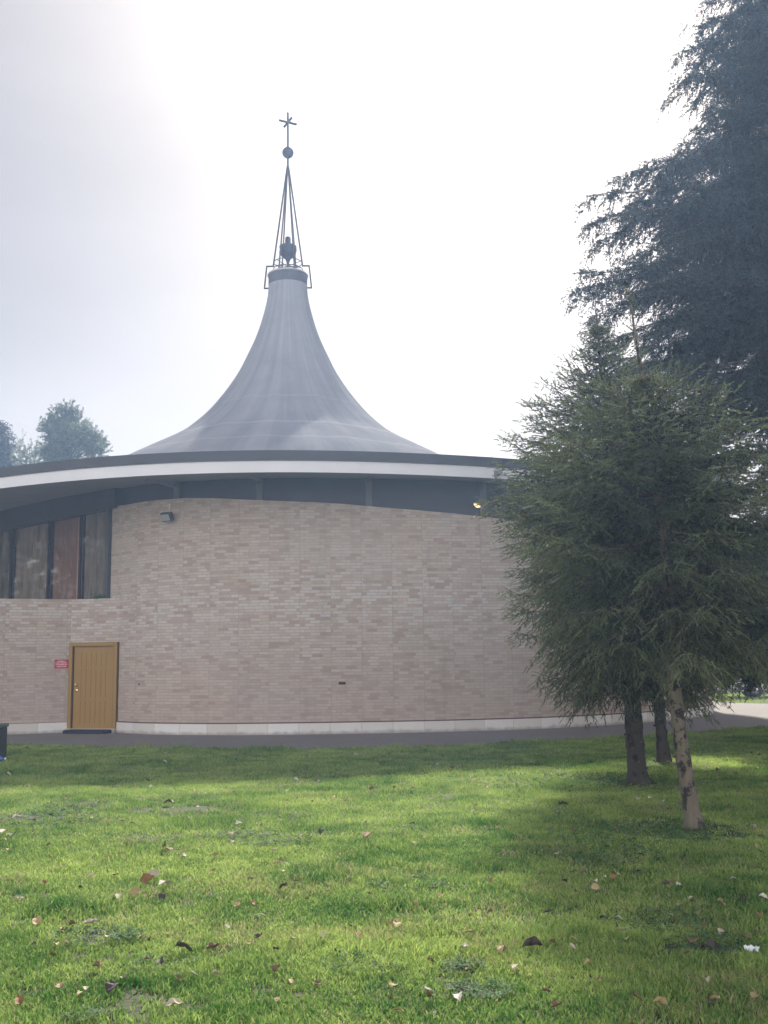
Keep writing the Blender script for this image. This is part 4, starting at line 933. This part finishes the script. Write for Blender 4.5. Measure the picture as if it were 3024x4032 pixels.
# ------------------------------------------------------------------ fallen leaves
LM = {'tan': simple('tan_leaf', (.38, .29, .14), .7, var=.3, scale=30, bump=.3), 'pale': simple('pale_leaf', (.42, .37, .26), .7, var=.25, scale=30, bump=.3), 'brown': simple('brown_leaf', (.15, .098, .048), .7, var=.4, scale=30, bump=.3),
      'dark': simple('dark_leaf', (.055, .04, .035), .7, var=.4, scale=30, bump=.3), 'rusty': simple('rusty_leaf', (.22, .11, .04), .7, var=.35, scale=30, bump=.3), 'whitish': simple('whitish_leaf', (.52, .49, .40), .7, var=.15, scale=30, bump=.3)}
def leaf_mesh(kind, seed, mat):
    r_ = np.random.default_rng(seed); NU, NV_ = 14, 9; V = []; F = []
    for i in range(NU):
        t = i / (NU - 1)
        if kind == 'ovate': wd = .30 * math.sin(math.pi * t ** .8) ** .8 + .004
        elif kind == 'lobed': wd = (.42 * math.sin(math.pi * t ** .7) + .004) * (.62 + .38 * abs(math.cos(t * 3 * math.pi)))
        else: wd = .055 * math.sin(math.pi * t) ** .5 + .004
        for j in range(NV_):
            s = (j / (NV_ - 1) - .5) * 2
            if kind == 'strip': x, y, z = t - .5, s * wd + .05 * math.sin(t * 5), .10 * math.sin(t * math.pi) + .03 * s * s + .02 * math.sin(t * 11)
            else:
                cu = .32 + .12 * (seed % 3); x, y = t - .5, s * wd; z = cu * abs(s) ** 1.6 * wd * 1.5 + .13 * math.sin(t * 3.1 + seed) + .04 * math.sin(t * 13 + s * 4 + seed)
                y *= (1 - .25 * (seed % 2))
            V.append((x, y, z))
    for i in range(NU - 1):
        for j in range(NV_ - 1): a = i * NV_ + j; F.append((a, a + 1, a + NV_ + 1, a + NV_))
    zmin = min(v[2] for v in V)
    me = bpy.data.meshes.new('leaf'); me.from_pydata([(v[0], v[1], v[2] - zmin) for v in V], [], F); me.polygons.foreach_set('use_smooth', np.ones(len(F), bool)); me.materials.append(mat); me.update(); return me
LMESH = {}
def leaf_me(kind, seed, c):
    k = (kind, seed, c)
    if k not in LMESH: LMESH[k] = leaf_mesh(kind, seed, LM[c])
    return LMESH[k]
# zoomed-photo positions: sheet, x, y, size in cm, colour, form, own label
LV = '''A 735 360 14 brown lobed|crumpled brown leaf on the bare patch at the far middle of the lawn
A 715 565 15 brown lobed|large upright brown leaf in the middle left of the lawn
A 790 598 11 pale ovate|pale leaf just right of the large upright brown leaf
A 1130 865 13 whitish strip|narrow pale curled leaf in the front centre of the lawn
A 810 1130 17 whitish strip|longest pale curved bark strip lying in the front left grass
A 945 1132 7 pale ovate|small folded pale leaf right of the long curved strip
A 760 1265 10 pale ovate|grey folded leaf at the very bottom left of centre
A 490 1185 10 dark lobed|dark crumpled leaf at the front left below the long strip
A 85 1248 8 rusty ovate|rusty leaf in the front left corner
A 800 1022 12 dark ovate|dark rolled leaf above the long curved strip
A 930 1008 10 brown lobed|brown broken leaf right of the dark rolled leaf
A 670 685 12 pale ovate|raised pale grey leaf of the left middle cluster
A 640 708 12 rusty lobed|rust brown leaf touching the raised pale one
A 720 725 13 whitish ovate|whitish folded leaf below the left middle cluster
A 587 762 10 tan ovate|tan curled leaf standing on edge left of the whitish one
A 505 780 9 pale ovate|round pale leaf at the left end of the middle cluster
A 697 785 10 dark lobed|blackish torn leaf under the whitish folded leaf
A 160 893 10 tan ovate|tan flat leaf near the left tall grass tuft
A 392 895 9 pale ovate|pale leaf at the edge of the left clover patch
A 20 490 15 pale ovate|big pale leaf in the sun at the left edge
A 75 432 13 whitish ovate|white curled leaf in the sunny strip near the left edge
A 55 505 12 dark lobed|dark leaf beside the big pale leaf at the left edge
B 70 895 10 tan ovate|large tan leaf in the front centre
B 32 888 7 rusty ovate|rusty leaf tucked beside the large tan leaf
B 380 930 9 tan ovate|tan boat shaped leaf in front of centre
B 650 990 13 dark ovate|large dark upright leaf in the right foreground
B 735 975 6 brown ovate|small brown leaf right of the large dark upright one
B 920 735 10 tan ovate|tan leaf with raised tip in the right middle
B 1200 1250 10 tan ovate|upright tan leaf at the bottom right
B 1605 1210 8 tan ovate|tan leaf near the bottom right corner
B 1330 965 10 brown lobed|brown leaf left of the white scrap of paper
B 1405 990 10 dark lobed|dark torn leaf between the brown leaf and the white paper
B 1455 800 9 tan ovate|tan upright leaf at the right below the spruces
B 1620 850 7 rusty ovate|rusty leaf at the right edge
B 1550 1130 8 pale strip|thin grey curled leaf at the lower right
B 1410 1230 7 dark lobed|black leaf at the bottom right edge
A 1600 505 13 rusty lobed|red brown leaf cluster piece in the middle of the lawn
A 1235 742 10 dark ovate|dark leaf with white edge in the centre of the lawn
A 1020 505 13 pale lobed|pale crumpled leaf in the sunny middle
B 540 575 15 pale strip|long grey leaf in the middle right of the lawn
B 785 367 13 dark lobed|dark leaf with pale edge between path and front spruce'''
for ln in LV.split('\n'):
    hd_, lb = ln.split('|'); sh, x, y, cm, c, kd = hd_.split(); x, y, cm = float(x), float(y), float(cm) / 112
    p = (A_ if sh == 'A' else B_)(x, y); s = abs(hash((x, y))) % 1000 if False else int(x * 7 + y * 3)
    r_ = np.random.default_rng(s); o = bpy.data.objects.new('dry_leaf', leaf_me(kd, s % 5, c)); link(o)
    o.location = (p[0], p[1], .036); o.scale = (cm, cm, cm)
    up = 'upright' in lb or 'raised' in lb or 'on edge' in lb
    o.rotation_euler = (r_.uniform(.7, 1.1) if up else r_.uniform(-.3, .3), r_.uniform(-.3, .2), r_.uniform(-.6, .6) + (0 if kd == 'strip' else r_.uniform(0, 3)))
    if up: o.location.z = .045
    tag(o, lb, 'leaf', 'dry leaves on the lawn')
minor = 'A 120 296 pale,A 485 268 dark,A 720 182 whitish,A 37 237 whitish,A 595 285 tan,A 657 290 whitish,A 810 430 pale,A 890 325 whitish,A 140 440 brown,A 30 570 tan,A 225 600 rusty,A 210 552 rusty,A 530 545 rusty,A 655 475 whitish,A 1040 455 whitish,A 1218 440 pale,A 1268 460 pale,A 1010 535 pale,A 1230 665 whitish,A 1610 768 brown,A 1100 815 rusty,A 500 683 rusty,A 195 718 rusty,A 287 983 tan,A 145 997 dark,A 465 960 pale,A 365 1190 pale,A 700 1070 dark,A 1560 950 rusty,A 1275 970 pale,A 1290 262 whitish,A 1318 268 whitish,A 1380 265 brown,A 1450 335 tan,A 1360 358 dark,A 1590 450 brown,A 1470 597 pale,A 1200 573 whitish,A 1125 958 dark,A 1215 1240 tan,A 985 915 whitish,A 850 310 whitish,A 1170 308 pale,A 1250 310 whitish,A 645 262 dark,A 575 455 brown,A 430 360 tan,A 290 345 tan,A 400 430 whitish,A 1155 185 tan,A 1550 148 whitish,A 740 350 tan,A 860 380 tan,A 1020 315 brown,A 100 790 brown,A 425 1080 rusty,A 350 1215 tan,B 100 458 whitish,B 690 670 brown,B 475 695 rusty,B 785 700 dark,B 845 750 rusty,B 1000 685 rusty,B 1218 712 dark,B 1280 720 whitish,B 1335 775 pale,B 1415 815 brown,B 1640 770 whitish,B 955 865 dark,B 1015 865 pale,B 1240 850 whitish,B 240 190 whitish,B 305 203 dark,B 335 195 pale,B 385 250 dark,B 455 290 pale,B 260 290 brown,B 60 292 rusty,B 395 393 whitish,B 435 393 whitish,B 595 415 rusty,B 1100 340 whitish,B 1205 350 pale,B 755 583 pale,B 1300 595 dark,B 1510 690 whitish,B 45 1160 tan,B 200 1185 whitish,B 330 1215 whitish,B 940 1135 brown,B 40 960 rusty,B 140 295 brown,B 345 243 tan,B 960 680 whitish,B 920 700 whitish,B 1585 140 dark,B 1155 340 whitish,B 770 583 brown,B 1520 230 brown,B 1600 460 pale,B 360 990 whitish,B 510 1000 tan,B 580 1080 pale,B 1100 660 dark,B 240 1280 dark,B 70 1275 tan'
def zone(x, y):
    d_ = 'far' if y > 13 else ('middle' if y > 8 else 'near'); s_ = 'left' if x < -.12 * y else ('right' if x > .12 * y else 'centre'); return d_, s_
r9 = np.random.default_rng(77)
for k in range(125): minor += f",{'AB'[k % 2]} {int(r9.uniform(10, 1640))} {int(110 + 1150 * r9.random() ** 1.3)} {('tan', 'tan', 'brown', 'tan', 'pale', 'brown', 'dark')[k % 7]}"
for it in minor.split(','):
    sh, x, y, c = it.split(); x, y = float(x), float(y); p = (A_ if sh == 'A' else B_)(x, y); s = int(x * 5 + y * 11); r_ = np.random.default_rng(s)
    o = bpy.data.objects.new('dry_leaf', leaf_me(('ovate', 'lobed')[s % 2], s % 5, c)); link(o)
    cm = r_.uniform(.042, .070) * (1 + max(0, p[1] - 8) * .045); o.scale = (cm, cm, cm); o.location = (p[0], p[1], .038 + .003 * max(0, p[1] - 8) * .5); o.rotation_euler = (r_.uniform(-.45, .45), r_.uniform(-.3, .3), r_.uniform(0, 6.28))
    d_, s_ = zone(*p); cn = {'dark': 'blackish', 'pale': 'pale grey'}.get(c, c)
    tag(o, f'small {cn} dry leaf among the scatter on the {d_} {s_} grass', 'leaf', f'small {cn} leaves on the {d_} {s_} grass')
r_ = np.random.default_rng(14); o0 = depth_at(392, 2350, 26.02); n = 60
wd_ = shoots_mesh('weed', np.array([[o0.x, o0.y, 3.303]]) + np.stack([r_.normal(0, .10, n), r_.normal(0, .03, n), np.zeros(n)], 1), r_.normal(size=(n, 3)) * [.9, .6, .2] + [0, 0, .7], r_.uniform(.05, .16, n), r_.uniform(0, .4, n), 6, .05, .02, 1.2, M['clover'], None, rg=r_)
tag(wd_, 'small dark weed growing on the brick ledge under the right window pane', 'weed')
# white scrap of paper
p = B_(1592, 992); r_ = np.random.default_rng(2); V = []; F = []
for i in range(9):
    for j in range(9): V.append(((i / 8 - .5) * (1 + .2 * math.sin(j)), (j / 8 - .5) * .8, .30 + .22 * math.sin(i * 1.7 + j * .9) + r_.uniform(-.07, .07)))
for i in range(8):
    for j in range(8): F.append((i * 9 + j, i * 9 + j + 1, (i + 1) * 9 + j + 1, (i + 1) * 9 + j))
me = bpy.data.meshes.new('paper'); me.from_pydata(V, [], F); me.materials.append(simple('white_paper', (.80, .83, .85), .6, var=.04)); o = link(bpy.data.objects.new('paper_scrap', me)); o.location = (p[0], p[1], .015); o.scale = (.062, .062, .062)
tag(o, 'crumpled white scrap of paper on the grass at the right edge', 'paper')

# ------------------------------------------------------------------ haze added to imitate the lens veil
b = MB(); b.box((0, 0, 10.75), (198, 198, 23.5))
hz = NM('veil_haze'); hz.t.nodes.remove(hz.b); pv = hz.n('ShaderNodeVolumePrincipled'); pv.inputs['Color'].default_value = (.42, .61, .96, 1); pv.inputs['Density'].default_value = .0025; pv.inputs['Anisotropy'].default_value = .45
hz.l(pv.outputs[0], hz.o.inputs['Volume']); ho = b.build('haze', hz.m); tag(ho, kind='stuff', label='pale haze filling the air, added to stand in for the lens veil', cat='haze')
